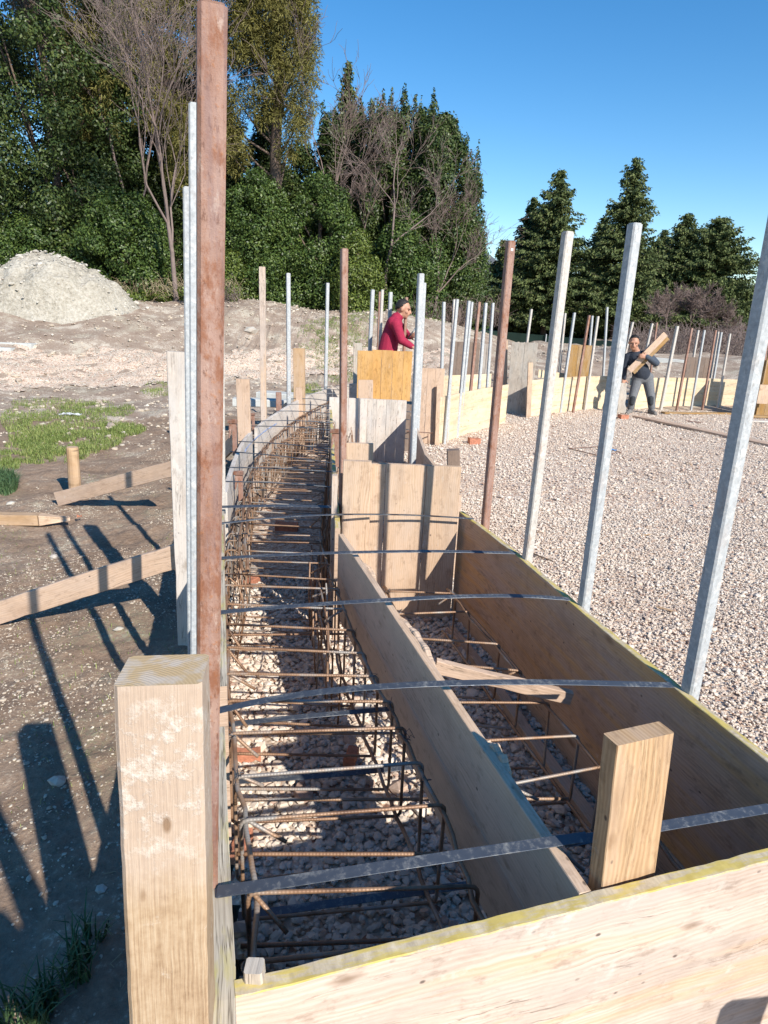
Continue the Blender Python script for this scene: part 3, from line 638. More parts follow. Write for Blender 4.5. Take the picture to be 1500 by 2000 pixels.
# cross prop in the box between the diagonal board and the long panel
a = G(850, 1300, .50); b2 = G(1115, 1362, .40)
mb = MB(); d = nrm(b2-a); mb.sweep([a+(b2-a)*i/8 for i in range(9)], Z-d*d[2], np.cross(d, Z), .05, .03, .002, .001)
tag(mb.build('timber_prop', 'plank'), 'short tapering prop wedged between diagonal board and long right panel', 'prop')

# the big near timber
TT = AY(318, 1345, .80); zT = TT[2]
def near_timber():
    Yf = .80; tl = AY(227, 1345, Yf); trr = AY(398, 1343, Yf); bl = AY(256, 2000, Yf-.0); br = AY(413, 2000, Yf)
    wt = trr[0]-tl[0]; wb = (br[0]-bl[0])
    cT = (tl+trr)/2; cB = (bl+br)/2; d = nrm(cT-cB); q = cB+d*((-.3-cB[2])/d[2]); N = 46; mb = MB()
    FL = G(227, 1347, 1.26); FR = G(399, 1345, 1.26); BL = G(257, 2000, .73); BR = G(413, 2000, .73); cT = (FL+FR)/2; cB = (BL+BR)/2; d = nrm(cT-cB); q = cB+d*((-.3-cB[2])/d[2])
    wt = wb = np.linalg.norm(FR-FL)*1.0
    pts = [q+(cT-q)*i/N for i in range(N+1)]+[cT+d*.006]
    pts = [p+np.array([-.012, .05, 0]) for p in pts]
    wd = np.array([math.cos(.16), math.sin(.16), 0]); wd = nrm(wd-d*np.dot(wd, d)); td = np.cross(d, wd)
    mb.sweep(pts[:-1], wd, td, (wt+wb)/2, .10, .006, .0004, 0, 1)
    b = NB('cut_end_grain'); p = b.obj(); rg = b.n('TexWave'); rg.wave_type = 'RINGS'; b.l(b.vec('ADD', p, (.05, .02, 0)), rg.inputs['Vector']); rg.inputs['Scale'].default_value = 60; rg.inputs['Distortion'].default_value = 2; rg.rings_direction = 'Z'
    col = b.mix(rg.outputs['Fac'], (.52, .38, .21), (.45, .32, .17)); col = b.mix(b.ramp(b.noise(p, 40, 5), [(.42, 0), (.62, .9)]), col, (.52, .45, .37))
    b.bump(rg.outputs['Fac'], .4, .001); em = b.out(col, .8)
    M['cement_timber'] = cement_timber()
    o = mb.build('timber_post', ['cement_timber', em]); tag(o, 'thick foreground timber splashed with white cement beside the tall rusty post', 'timber post')
def cement_timber():
    b = NB('cement_splashed_timber'); uv = b.uv(); p = b.obj()
    f = b.noise(b.vec('MULTIPLY', uv, (9, 330, 1)), 1., 4, .62); lo = b.noise(b.vec('MULTIPLY', uv, (7, 16, 1)), 1., 5, .65)
    col = b.ramp(b.math('ADD', b.math('MULTIPLY', f, .45), b.math('ADD', b.math('MULTIPLY', lo, .3), b.math('MULTIPLY', b.noise(p, 70, 5, .7), .25))), [(.36, (.24, .155, .09)), (.5, (.385, .275, .175)), (.62, (.47, .365, .255))])
    sep = b.n('SeparateXYZ'); b.l(b.pos(), sep.inputs[0])
    upm = b.ramp(b.math('ADD', sep.outputs[2], b.math('MULTIPLY', b.noise(p, 9, 3), .08)), [(.0, 0), (1., 1)])
    h01 = b.n('MapRange'); b.l(b.math('ADD', sep.outputs[2], b.math('MULTIPLY', b.math('SUBTRACT', b.noise(p, 12, 3), .5), .12)), h01.inputs[0]); h01.inputs[1].default_value = .93; h01.inputs[2].default_value = 1.0
    col = b.mix(b.math('MULTIPLY', h01.outputs[0], .55), col, (.47, .38, .32))
    sp = b.noise(p, 38, 8, .72); band = b.n('MapRange'); b.l(sep.outputs[2], band.inputs[0]); band.inputs[1].default_value = .95; band.inputs[2].default_value = 1.08
    band2 = b.n('MapRange'); b.l(sep.outputs[2], band2.inputs[0]); band2.inputs[1].default_value = 1.28; band2.inputs[2].default_value = 1.20
    m = b.math('MULTIPLY', b.math('MULTIPLY', band.outputs[0], band2.outputs[0]), b.ramp(sp, [(.50, 0), (.66, .75)]))
    m2 = b.ramp(b.noise(p, 26, 7, .7), [(.62, 0), (.74, .5)])
    col = b.mix(b.math('MAXIMUM', m, m2), col, (.68, .64, .58))
    kv = b.vor(b.vec('MULTIPLY', p, (1, 1, .45)), 13); col = b.mix(b.ramp(kv, [(.05, .7), (.10, 0)]), col, (.16, .085, .035))
    b.bump(b.math('ADD', f, b.math('MULTIPLY', m, .8)), .9, .0016); return b.out(col, .85, 0, .25)
near_timber()

# ------------------------------------------------------------------ posts
def post(p0, p1, w, mat, label, group, rot=.45, zb=-.12, pale_marks=None, name='steel_post', hollow=True):
    p0 = np.array(p0, float); p1 = np.array(p1, float); d = nrm(p1-p0); q0 = p0+d*((zb-p0[2])/d[2])
    root = empty(name, q0, label, 'post', group)
    wd = np.array([math.cos(rot), math.sin(rot), 0]); wd = nrm(wd-d*np.dot(wd, d)); td = np.cross(d, wd)
    mb = MB(); N = 8; mb.sweep([q0+(p1-q0)*i/N for i in range(N+1)], wd, td, w, w, w*.13, 0)
    mb.build('tube', mat, root)
    mb = MB(); mb.sweep([p1+d*.0005, p1+d*.004], wd, td, w*.82, w*.82, w*.1); mb.build('end_cap', 'rustd' if mat == 'rust' else mat, root)
    for (f_, hh) in (pale_marks or []):
        c = q0+(p1-q0)*f_-td*(w/2+.0008); mb = MB(); mb.sweep([c, c+d*hh], wd, td, w*.3, .0012, .0002); mb.build('sky_slot_and_sticker', 'sky_slot_and_sticker', root)  # topmost plates paint the bright sky showing through the post slots
    return root
GR = 'square steel posts along the right panel'
def pp(b, t, zr=.66): p = G(*b, zr); return p, AY(*t, p[1])
for b_, t_, wd_, mt, lab, st, ro in [((1333, 1352), (1509, 404), .044, 'galv', 'tall grey steel post nearest the camera on the right', [(.97, .02), (.71, .014)], .42),
        ((1128, 1182), (1226, 437), .040, 'galv', 'bluish galvanised post second from the right along the long panel', [(.975, .022), (.62, .022)], .40),
        ((1019, 1092), (1097, 453), .040, 'galvr', 'beige cement splashed post third from the right along the long panel', [(.975, .018)], .38),
        ((939, 1017), (987, 471), .040, 'rust', 'rusty brown post at the far end of the long right panel', [(.98, .012)], .36)]:
    a, c = pp(b_, t_); s_ = np.array([.028, .01, 0]); post(a+s_*1., c+s_*1., wd_, mt, lab, GR, ro, pale_marks=st)
# tall rusty pole and companions at the left
a = G(404, 1740, .66); c = AY(409, 4, a[1]); 
post(a+np.array([-.005, .02, 0]), c+np.array([-.002, .02, 0]), .039, 'rust', 'tall rusty post in the foreground rising past the top of the picture', 'steel posts along the left wall', .32)
a = G(383, 1250, .66); c = AY(382, 206, a[1]); post(a, c, .036, 'galv', 'galvanised post with higher top just left of the tall rusty post', 'steel posts along the left wall', .25)
a = G(372, 1190, .66)+np.array([-.0, .25, 0]); c = AY(368, 368, a[1]); post(AY(374, 1100, a[1]), c, .036, 'galv', 'galvanised post with lower top left of the tall rusty post', 'steel posts along the left wall', .25)
a = G(432, 985, .66); post(AY(434, 985, a[1]), AY(430, 560, a[1]), .036, 'galvr', 'pale post mostly hidden behind the tall rusty post', 'steel posts along the left wall', .3)
for b_, t_, w_, mt, lab in [((515, 815), (512, 521), .058, 'sand', 'pale wooden post standing on the curved left wall'), ((564, 782), (563, 534), .048, 'galv', 'galvanised post beside the brown stake on the curved left wall'), ((636, 757), (640, 553), .045, 'galv', 'galvanised post in front of the grass where the left wall ends')]:
    a, c = pp(b_, t_)
    if mt == 'sand':
        stake('wooden_post', None, None, None, .045, 'panel', lab, 'post', base=a, top=c, w=w_, group='steel posts along the left wall')
    else: post(a, c, w_, mt, lab, 'steel posts along the left wall', .3)
Yq = 3.72; post(AY(668, 900, Yq)+np.array([0, .05, 0]), AY(671, 485, Yq)+np.array([0, .05, 0]), .036, 'rust', 'rusty speckled post just behind the broad pale stake board', 'posts around the panels beyond the near box', .45)
Yq = 5.75; post(AY(806, 900, Yq), AY(822, 535, Yq), .048, 'galv', 'galvanised post rising behind the striped end panel', 'posts around the panels beyond the near box', .4)
Yq = 7.0; post(AY(812, 900, Yq), AY(828, 553, Yq), .04, 'galv', 'thin galvanised post tucked behind the taller one', 'posts around the panels beyond the near box', .4)
GF = 'slim posts along the far curved formwork'
ol = [((722, 690), (728, 566), 10.2, 'galv', 'leftmost slim post behind the orange panel'), ((741, 690), (747, 566), 10.5, 'galvr', 'beige slim post behind the orange panel second from the left'),
      ((738, 690), (742, 570), 11.4, 'rust', 'thin rusty post just left of the beige one behind the orange panel'), ((758, 690), (763, 571), 10.1, 'galv', 'slim bright post in front of the man in crimson'), ((789, 690), (794, 581), 10.0, 'rust', 'thin rusty post in front of the face of the man in crimson')]
for b_, t_, Yq, mt, lab in ol: post(AY(*b_, Yq), AY(*t_, Yq), .052 if mt == 'galv' else .04, mt, lab, GF, .3, zb=0.)
row = [((868, 866), (893, 585), 'galv', 'first bright post of the third box counted from the striped panel', .04), ((874, 862), (887, 585), 'galvr', 'dull post doubled behind the first post of the third box', .03), ((892, 855), (916, 588), 'galv', 'second post of the third box with a twin beside it', .042), ((897, 852), (922, 590), 'galv', 'slim twin of the second post of the third box', .035), ((911, 846), (936, 590), 'rust', 'rusty post in the middle of the third box', .042), ((929, 838), (949, 592), 'galv', 'fourth bright post of the third box', .045), ((946, 832), (963, 592), 'galv', 'bright post at the far end of the third box', .04)]
for b_, t_, mt, lab, w_ in row: a, c = pp(b_, t_, 0.); post(a, c, w_, mt, lab, GF, .4)
row = [((1069, 808), (1098, 609), 'galv', 'left post before the pale boards behind the beige cement splashed post', .045), ((1094, 806), (1122, 611), 'galv', 'grey post before the brown panel on the left', .045), ((1119, 806), (1151, 616), 'rust', 'rusty post with wire before the brown panel', .045), ((1142, 802), (1168, 618), 'galvr', 'beige post on the right side of the brown panel', .045)]
for b_, t_, mt, lab, w_ in row: a, c = pp(b_, t_, 0.); post(a, c, w_, mt, lab, GF, .4)
for b_, t_, Yq, mt, lab, w_ in [((1029, 672), (1038, 604), 15.5, 'galvr', 'pale round post behind the tall grey panel', .05), ((1093, 720), (1104, 612), 15.2, 'galvr', 'pale post behind the boards left of the brown panel', .045), ((1148, 720), (1157, 617), 15.4, 'galv', 'post behind the right edge of the brown panel', .045), ((863, 720), (867, 590), 11.8, 'galv', 'slim post on the far wall in front of the grassy bank', .05),
      ((1224, 680), (1236, 629), 16.2, 'galvr', 'short post showing just above the head of the worker', .05), ((1263, 680), (1274, 632), 16.1, 'galvr', 'post showing behind the shoulder of the worker', .05), ((1278, 670), (1283, 630), 16.3, 'rust', 'thin rusty post behind the planks of the worker', .04), ((1178, 735), (1186, 600), 15.0, 'galv', 'post half hidden behind the bluish galvanised post', .045)]:
    post(AY(*b_, Yq), AY(*t_, Yq), w_, mt, lab, GF, .4, zb=0.2)
row = [((1290, 801), (1323, 637), 'galvr', 'stout pale post nearest the right hand of the worker', .06), ((1321, 803), (1351, 641), 'rust', 'dark rusty post second to the right of the worker', .045), ((1349, 803), (1376, 645), 'galv', 'grey post third to the right of the worker', .04), ((1371, 803), (1398, 645), 'rust', 'brown post fourth to the right of the worker', .04), ((1400, 801), (1426, 652), 'galvr', 'beige post fifth to the right of the worker', .04)]
for b_, t_, mt, lab, w_ in row: a, c = pp(b_, t_, 0.); post(a, c, w_, mt, lab, GF, .4)
for b_, t_, Yq, mt, lab, w_ in [((1355, 695), (1364, 645), 16.0, 'galvr', 'pale post rising behind the dark grey panel', .045), ((1393, 745), (1409, 649), 15.8, 'galv', 'bright post just right of the dark grey panel', .045), ((1387, 740), (1403, 648), 15.9, 'galvr', 'dull post doubled beside the bright one at the dark grey panel', .04), ((1494, 700), (1502, 630), 15.3, 'rust', 'rusty post at the right edge of the picture behind the nearest post', .045)]:
    post(AY(*b_, Yq), AY(*t_, Yq), w_, mt, lab, GF, .4, zb=0.2)

# ------------------------------------------------------------------ straps and ties
def strap(pix, label, w=.026, up_=None, z=.668, group='steel straps holding the forms together', mat='strap', name='steel_strap', tilt=0.25):
    P = []
    for q in pix:
        px, py = q[:2]; zz = q[2] if len(q) > 2 else z; P.append(G(px, py, zz))
    P = smooth_line(P, 3); mb = MB(); wd = []; td = []
    for i in range(len(P)):
        d = nrm(P[min(i+1, len(P)-1)]-P[max(i-1, 0)]); s_ = np.cross(Z, d); s_ = nrm(s_); s_ = nrm(s_*math.cos(tilt)+Z*math.sin(tilt)); wd.append(s_); td.append(np.cross(d, s_))
    mb.sweep(P, wd, td, w, .0022, .0004); return tag(mb.build(name, mat), label, 'strap', group)
strap([(424, 1742, .668), (600, 1716, .69), (820, 1682, .70), (1000, 1655, .69), (1148, 1634, .675)], 'nearest wide steel strap from the tall rusty post to the diagonal board', .024)
strap([(1100, 1646, .672), (1300, 1612, .69), (1505, 1578, .675)], 'darker strap running behind the short stake to the right edge', .024)
strap([(424, 1389, .668), (500, 1370, .70), (640, 1348, .74), (830, 1335, .75), (1050, 1331, .73), (1312, 1338, .675)], 'arched steel strap to the foot of the nearest right post', .022)
strap([(428, 1196, .668), (560, 1184, .69), (730, 1173, .71), (900, 1164, .71), (1020, 1163, .69), (1112, 1170, .67)], 'arched steel strap to the foot of the second right post', .021)
strap([(428, 1090, .668), (560, 1083, .69), (700, 1078, .70), (870, 1076, .69), (1008, 1080, .67)], 'steel strap to the foot of the beige cement splashed post', .020)
strap([(432, 1022, .67), (540, 1010, .68), (660, 1004, .69), (800, 1005, .68), (925, 1013, .67)], 'thin strap crossing in front of the striped end panel', .014)
strap([(432, 990, .67), (540, 987, .675), (655, 990, .67)], 'strap bridging only the trench beside the broad stake board', .026)
strap([(455, 1527, .06), (650, 1514, .08), (860, 1492, .07)], 'lowest strap crossing the sunny trench floor near the bricks', .022)
strap([(465, 1790, .10), (700, 1757, .11), (960, 1722, .10)], 'bluish low strap in the shaded near end of the trench', .024)
strap([(440, 1415, .3), (600, 1398, .32), (770, 1384, .3)], 'half hidden strap just below the arched one over the trench', .022)
def rod(pix, label, r=.004, z=.67, group='tie rods over the far trench', cat='tie rod', name='tie_rod', mat='strap'):
    P = smooth_line([G(q[0], q[1], q[2] if len(q) > 2 else z) for q in pix], 2); mb = MB(); mb.tube(P, r, 6)
    return tag(mb.build(name, mat), label, cat, group)
ties = [((434, 940), (658, 952)), ((444, 913), (657, 922)), ((449, 882), (655, 905)), ((466, 862), (654, 878)), ((490, 832), (652, 840)), ((508, 822), (650, 826)), ((524, 803), (648, 808)), ((548, 790), (646, 794)), ((566, 779), (645, 783)), ((590, 770), (662, 770)), ((608, 763), (664, 762)), ((625, 757), (690, 755))]
for i, (a, c) in enumerate(ties):
    rod([(*a, .672), ((a[0]+c[0])/2, (a[1]+c[1])/2-3, .69), (*c, .672)], f'dark tie rod over the far trench, {["nearest", "second nearest", "third nearest", "fourth nearest", "fifth nearest", "sixth nearest", "seventh from the near end", "eighth from the near end", "fourth from the far end", "third from the far end", "second from the far end", "farthest"][i]} of the row', .0045)

# ------------------------------------------------------------------ rebar cages
def cage(Lp, Rp, zt, zb, n_range, label, spacing, seed=1, r=.0055, hooks=True):
    """Lp, Rp: world polylines (x, y) of left and right top bars"""
    rg = np.random.default_rng(seed)
    Lp = smooth_line([(*p, zt) for p in Lp], 2); Rp = smooth_line([(*p, zt) for p in Rp], 2)
    def at(P, s):
        d = [0]
        for a, b_ in zip(P, P[1:]): d.append(d[-1]+np.linalg.norm(b_-a))
        d = np.array(d)/d[-1]; A = np.array(P); return np.array([np.interp(s, d, A[:, k]) for k in range(3)])
    root = empty('rebar_cage', at(Lp, 0)*np.array([1, 1, 0]), label, 'rebar cage')
    for P, dz, nm in ((Lp, -.012, 'top_bar'), (Rp, -.012, 'top_bar'), (Lp, zb-zt+.012, 'bottom_bar'), (Rp, zb-zt+.012, 'bottom_bar')):
        mb = MB(); mb.tube([p+Z*dz+rg.normal(0, .004, 3) for p in P], r*1.25, 7); mb.build('long_bar', 'rebar', root)
    n = n_range
    for i in range(n):
        s = (i+.5)/n; s2 = s+rg.normal(0, .1/n); a = at(Lp, s2); b_ = at(Rp, min(1, max(0, s2+rg.normal(0, .15/n)))); v = nrm(b_-a)
        a = a-v*.014; b_ = b_+v*.014; h = zt-zb
        f = nrm(np.cross(Z, v)); lean = rg.normal(0, .012); a0 = a-Z*h+f*lean; b0 = b_-Z*h+f*lean
        tz = rg.normal(0, .006); hk1 = a+Z*tz+v*rg.uniform(.07, .13)-Z*rg.uniform(.03, .09)-f*rg.uniform(.0, .07); hk2 = b_+Z*tz-v*rg.uniform(.07, .13)-Z*rg.uniform(.03, .09)-f*rg.uniform(0, .07)
        k = rg.random()
        path = [a+Z*tz, b_+Z*tz, b0, a0]
        if hooks and k < .5: pts = [hk1, a+Z*tz+f*.008, a0, b0, b_+Z*tz, a+Z*tz-f*.006, a-Z*.09-f*.006]
        elif hooks: pts = [hk2, b_+Z*tz+f*.008, b0, a0, a+Z*tz, b_+Z*tz-f*.006, b_-Z*.09-f*.006]
        else: pts = [a+Z*tz, b_+Z*tz, b0, a0, a+Z*tz+f*.006]
        mb = MB(); mb.tube(rounded(pts, .022, 3), r, 7); mb.build('stirrup', 'rebar', root)
    for i in range(16):  # wire ties at some corners
        s = (int(rg.random()*n)+.5)/n; P = Lp if rg.random() < .5 else Rp; c = at(P, s); mb = MB()
        pts = [c+rg.normal(0, .012, 3)+Z*.004 for _ in range(7)]; mb.tube(pts, .0012, 4); mb.build('wire_tie', 'strap', root)
    return root
def gl(pts, z): return [G(x, y, z)[:2] for x, y in pts]
Lp = gl([(478, 1995), (503, 1800), (488, 1640), (462, 1480), (450, 1375), (444, 1270), (441, 1190), (441, 1130)], .45)
Rp = gl([(1010, 1950), (935, 1775), (880, 1612), (815, 1490), (770, 1392), (712, 1285), (680, 1215), (655, 1145)], .45)
cage(Lp, Rp, .45, .10, 11, 'rusty rebar cage lying in the near half of the left trench', .22, 3)
Lp = gl([(441, 1128), (447, 1060), (462, 1000), (480, 950), (510, 905), (545, 868), (590, 830), (640, 800)], .48)
Rp = gl([(653, 1140), (622, 1052), (628, 990), (632, 940), (638, 900), (642, 868), (648, 830), (668, 800)], .48)
cage(Lp, Rp, .48, .08, 38, 'dense rusty rebar cage curving away in the far half of the trench', .12, 5, .0045)
# inner vertical mesh bars against the left wall (the cage is doubled there)
root = empty('rebar_mesh', (-1.1, 5, 0), 'row of thin upright rusty bars leaning on the curved left wall', 'rebar')
for i in range(96):
    t = i/95; q = OUT[0]; y = 3.0+t*6.3; x = float(np.interp(y, OUTA[:, 1], OUTA[:, 0]))+.07+random.uniform(0, .05)
    mb = MB(); mb.tube([(x+random.uniform(-.02, .02), y+random.uniform(-.04, .04), .03), (x+.03, y, .30), (x+random.uniform(0, .03), y+random.uniform(-.03, .03), .50)], .004, 5); mb.build('upright_bar', 'rebar', root)
for k in range(2):
    mb = MB(); mb.tube([np.array([float(np.interp(y, OUTA[:, 1], OUTA[:, 0]))+.10+.03*k+random.uniform(-.012, .012), y, .50+.02*k+random.uniform(-.01, .01)]) for y in np.arange(3.0, 9.6, .15)], .008, 6); mb.build('long_bar', 'rebar', root)
root = empty('rebar_mesh', (-.35, 4.5, 0), 'shaded row of upright rusty bars along the inner trench wall', 'rebar')
for i in range(60):
    y = 2.5+i/59*5.0; x = float(np.interp(y, [2.5, 3.3, 5, 7.6], [-.16, -.31, -.34, -.38]))-random.uniform(0, .09)
    mb = MB(); mb.tube([(x, y, .03), (x+random.uniform(-.015, .015), y+random.uniform(-.03, .03), .28), (x-random.uniform(0, .02), y+random.uniform(-.03, .03), random.uniform(.40, .50))], .0045, 5); mb.build('upright_bar', 'rebar', root)
for zz in (.14, .30, .44):
    mb = MB(); mb.tube([(float(np.interp(y, [2.5, 3.3, 5, 7.6], [-.20, -.35, -.38, -.42])), y, zz+random.uniform(-.012, .012)) for y in np.arange(2.4, 7.6, .2)], .005, 5); mb.build('long_bar', 'rebar', root)
# right box cage
Lp = [(.02, 3.35), (.12, 2.8), (.30, 2.1), (.55, 1.45), (.62, 1.2)]
Rp = [(.36, 3.35), (.50, 2.8), (.70, 2.1), (.84, 1.5), (.9, 1.25)]
cage(Lp, Rp, .34, .06, 9, 'rusty rebar cage inside the near box under the long brown panel', .2, 9)
# long smooth bars across the near trench (bright, on the floor)
for a, c, zz, lab in [((462, 1668), (905, 1668), .33, 'bright ribbed bar across the trench just beyond the nearest strap'), ((455, 1562), (1110, 1560), .16, 'long ribbed bar crossing under the diagonal board past the bricks'), ((446, 1432), (800, 1432), .2, 'shiny ribbed bar crossing below the arched strap'), ((440, 1240), (700, 1238), .2, 'thin bar crossing the trench at the second right post'), ((470, 1848), (905, 1832), .15, 'bar in the shade at the nearest end of the trench')]:
    rod([(*a, zz), (*c, zz)], lab, .006, group='loose bars lying across the trench', cat='bar', name='steel_bar', mat='rebar')

# ------------------------------------------------------------------ bricks
def brick(px, py, z, s, rot, label, L=(.12, .06, .05)):
    c = G(px, py, z); d = np.array([math.cos(rot), math.sin(rot), 0]); mb = MB()
    N = 5; mb.sweep([c+d*(i/N-.5)*L[0]*s for i in range(N+1)], Z, np.cross(d, Z), L[2]*s, L[1]*s, .004, .0035)
    tag(mb.build('brick', 'brick'), label, 'brick', 'red bricks and brick pieces')
brick(484, 1475, .03, .85, .2, 'orange brick on the trench floor against the left wall in the sun')
brick(686, 1478, .04, .75, 1.4, 'orange brick in the middle of the sunny trench floor')
brick(470, 1650, .04, .9, 1.5, 'red brick at the left wall in the nearer trench')
brick(492, 1135, .04, 1.0, 1.3, 'small brick piece standing on the trench floor beside a sunlit strip')
brick(630, 1140, .04, 1.3, .3, 'dark red brick in shade at the right side of the trench')
brick(560, 1030, .04, 1.5, 0, 'dark red brick in the shaded far trench')
brick(926, 862, .03, 1.15, .2, 'pinkish brick lump on the gravel beside the third box', (.14, .1, .08))
brick(1217, 815, .03, 1.2, .3, 'broken orange brick at the feet of the worker', (.14, .1, .08))
brick(155+0, 0+1008, .03, .3, .3, 'tiny red chip on the soil beside the pointed stake')

# ------------------------------------------------------------------ left side timbers
GLB = 'wooden braces and stakes left of the trench'
def beam(p, q, w, t, mat, label, name='brace_board', cat='brace', taper=None, group=GLB, wdir=Z, tdir=None):
    p = np.array(p, float); q = np.array(q, float); d = nrm(q-p); W = nrm(wdir-d*np.dot(wdir, d)); T = np.cross(d, W)
    N = 20; mb = MB(); mb.sweep([p+(q-p)*i/N for i in range(N+1)], W, T, w, t, .003, .0012, 0, 0); return tag(mb.build(name, mat), label, cat, group)
# upright board against the wall
a = G(372, 1262, 0.0); Yv = 3.45
Yv = G(372, 1262, 0)[1]
bb = AY(368, 1200, Yv); tt = AY(350, 687, Yv)
stake('timber_stake', None, None, None, .035, 'white', 'tall whitish upright board with a yellow sawn top left of the wall', 'stake', base=bb, top=tt, w=.112, group=GLB, zb=-.05)
# braces: pixel ends with plausible heights
pA = G(-30, 1205, .05); pB = AY(352, 1083, Yv+.05)
beam(pA, pB, .125, .03, 'plank', 'longer slanting brace board entering from the left edge')
pA = G(112, 975, .04); pB = AY(347, 912, G(350, 1010, 0)[1]-.2)
beam(pA, pB, .125, .03, 'plank', 'shorter slanting brace board resting beside the round stake')
# round stake
c = G(147, 962, 0.); t_ = AY(141, 873, c[1]); mb = MB(); dS = t_-c
mb.tube([c-Z*.1, c+dS*.3, c+dS*.6, c+dS*.97, t_], [.056, .056, .054, .053, .048], 14, smooth=False); tag(mb.build('round_stake', 'timber'), 'short round brown stake standing in the soil by the shorter brace', 'stake', GLB)
# pointed stake lying on the ground
a = G(-60, 1012, .05); c = G(78, 1014, .05); e = G(137, 1014, .04)
mb = MB(); mb.sweep([a, (a+c)/2, c], Z, nrm(np.cross(c-a, Z)), .085, .09, .004, .001)
tip = MB(); d = nrm(e-c)
s0 = np.array([c+Z*.042+np.cross(d, Z)*.045, c+Z*.042-np.cross(d, Z)*.045, c-Z*.042-np.cross(d, Z)*.045, c-Z*.042+np.cross(d, Z)*.045]); s1 = np.array([e+Z*.012, e+Z*.01-np.cross(d, Z)*.02, e-Z*.012, e-Z*.01+np.cross(d, Z)*.01])
tip.add(list(s0)+list(s1), [[0, 1, 5, 4], [1, 2, 6, 5], [2, 3, 7, 6], [3, 0, 4, 7], [4, 5, 6, 7]], [[(0, 0), (0, .08), (.2, .05), (.2, 0)]]*5, [0]*5)
r_ = empty('pointed_stake', a*np.array([1, 1, 0]), 'pointed timber stake lying on the soil at the left edge', 'stake', GLB); mb.build('shaft', 'timber', r_); tip.build('sharpened_tip', 'fresh', r_)
# small upright boards on the far left wall side
def fstake(bx, tx, wpx, Yq, mat, label, t=.04, grp=GLB): 
    stake('timber_stake', None, None, None, t, mat, label, 'stake', base=AY(*bx, Yq), top=AY(*tx, Yq), w=wpx/FPX*Yq*1.02, group=grp)
fstake((478, 860), (474, 740), 25, 5.9, 'plank', 'weathered board standing just outside the curved left wall')
fstake((585, 780), (584, 680), 21, 8.6, 'timber', 'brown square stake beside the galvanised post on the left wall', .09)
fstake((545, 810), (544, 766), 10, 8.0, 'rust', 'short rusty stub outside the curved left wall')
fstake((585, 790), (583, 757), 12, 8.3, 'plank', 'short pale stub in front of the brown square stake')
fstake((698, 745), (699, 670), 16, 11.2, 'grey', 'grey stake behind the left side of the orange panel', .08)
# outer braces behind the curved wall
beam(G(415, 905, .03), G(470, 850, .55), .15, .03, 'plank', 'pink brace board propped behind the rusty clamps')
beam(G(495, 845, .1), G(560, 790, .6), .05, .03, 'plank', 'thin board lying along the outside of the curved left wall')
# rusty clamps
def clamp(px, py, s, Yq, label, rot=0.):
    c = AY(px, py, Yq); r_ = empty('form_clamp', c-Z*.12*s, label, 'clamp', 'rusty clamps gripping the forms')
    wd = np.array([math.cos(rot), math.sin(rot), 0]); td = np.array([-math.sin(rot), math.cos(rot), 0])
    mb = MB(); mb.sweep([c-Z*.13*s, c+Z*.0*s, c+Z*.10*s], wd, td, .028*s, .012, .002); mb.build('bar', 'rust', r_)
    mb = MB(); mb.sweep([c-Z*.02*s-wd*.028*s, c+Z*.03*s-wd*.026*s, c+Z*.07*s-wd*.024*s], wd, td, .018*s, .02, .004, wtop=[-.012*s, 0, .01*s]); mb.build('wedge', 'rust', r_)
    mb = MB(); mb.sweep([c+Z*.085*s-wd*.04*s, c+Z*.085*s+wd*.018*s], Z, td, .022*s, .03, .002); mb.build('jaw', 'rustd', r_)
clamp(458, 850, 1.3, 5.35, 'rusty clamp pair on the left wall nearest the tall rusty post'); clamp(479, 838, 1.0, 5.9, 'rusty clamp before the weathered board on the left wall')
clamp(495, 825, .9, 6.3, 'small rusty clamp on top of the curved wall edge'); clamp(470, 950, 1.1, 4.4, 'rusty clamp inside the left wall by the first diagonal shadow'); clamp(658, 870, 1.3, 5.1, 'rusty clamp on the inner wall beside the rusty speckled post')
# kerb blocks
def kerb(px, py, L, rot, Yq, label, h=.14, w=.14):
    c = AY(px, py, Yq); d = np.array([math.cos(rot), math.sin(rot), 0]); mb = MB()
    mb.sweep([c-d*L/2, c, c+d*L/2], Z, np.cross(d, Z), h, w, .008, .0015); tag(mb.build('kerb_stone', 'concrete'), label, 'kerb stone', 'pale concrete kerb stones lying about')
kerb(510, 786, .75, .1, 9.2, 'kerb stone lying flat behind the pale wooden post on the left wall', .1, .2); kerb(545, 772, .6, -.15, 9.9, 'kerb stone lying slightly higher behind the galvanised post', .08, .3)
kerb(25, 676, 1.0, .0, 15.4, 'pale kerb stone on the slope at the left edge of the picture', .16, .3)
kerb(5, 684, .5, .0, 15.0, 'second pale kerb stone below the other at the left edge', .12, .2)
# plastic scrap
def scrap(px, py, r, mat, label, n=60):
    c = G(px, py, 0.); c[2] = float(htot(c[0], c[1]))+.02 if not inside(c[0], c[1]) else .03
    V = []; F = []
    k = 9
    for i in range(k):
        for j in range(k):
            V.append((c[0]+(i/(k-1)-.5)*r*2*(1+.3*math.sin(j)), c[1]+(j/(k-1)-.5)*r*(1+.3*math.cos(i*2)), c[2]+random.uniform(0, r*.35)))
    F = [(i*k+j, i*k+j+1, (i+1)*k+j+1, (i+1)*k+j) for i in range(k-1) for j in range(k-1)]
    tag(raw('plastic_scrap', np.array(V), np.array(F), mat, origin=tuple(c)), label, 'plastic scrap')
M['film'] = simple('grey_white_film', (.5, .52, .55), .3); scrap(137, 812, .13, 'film', 'crumpled whitish plastic scrap on the grass at left')
scrap(1193, 884, .06, 'bluefilm', 'small blue plastic scrap beside the rebar frame on the gravel')

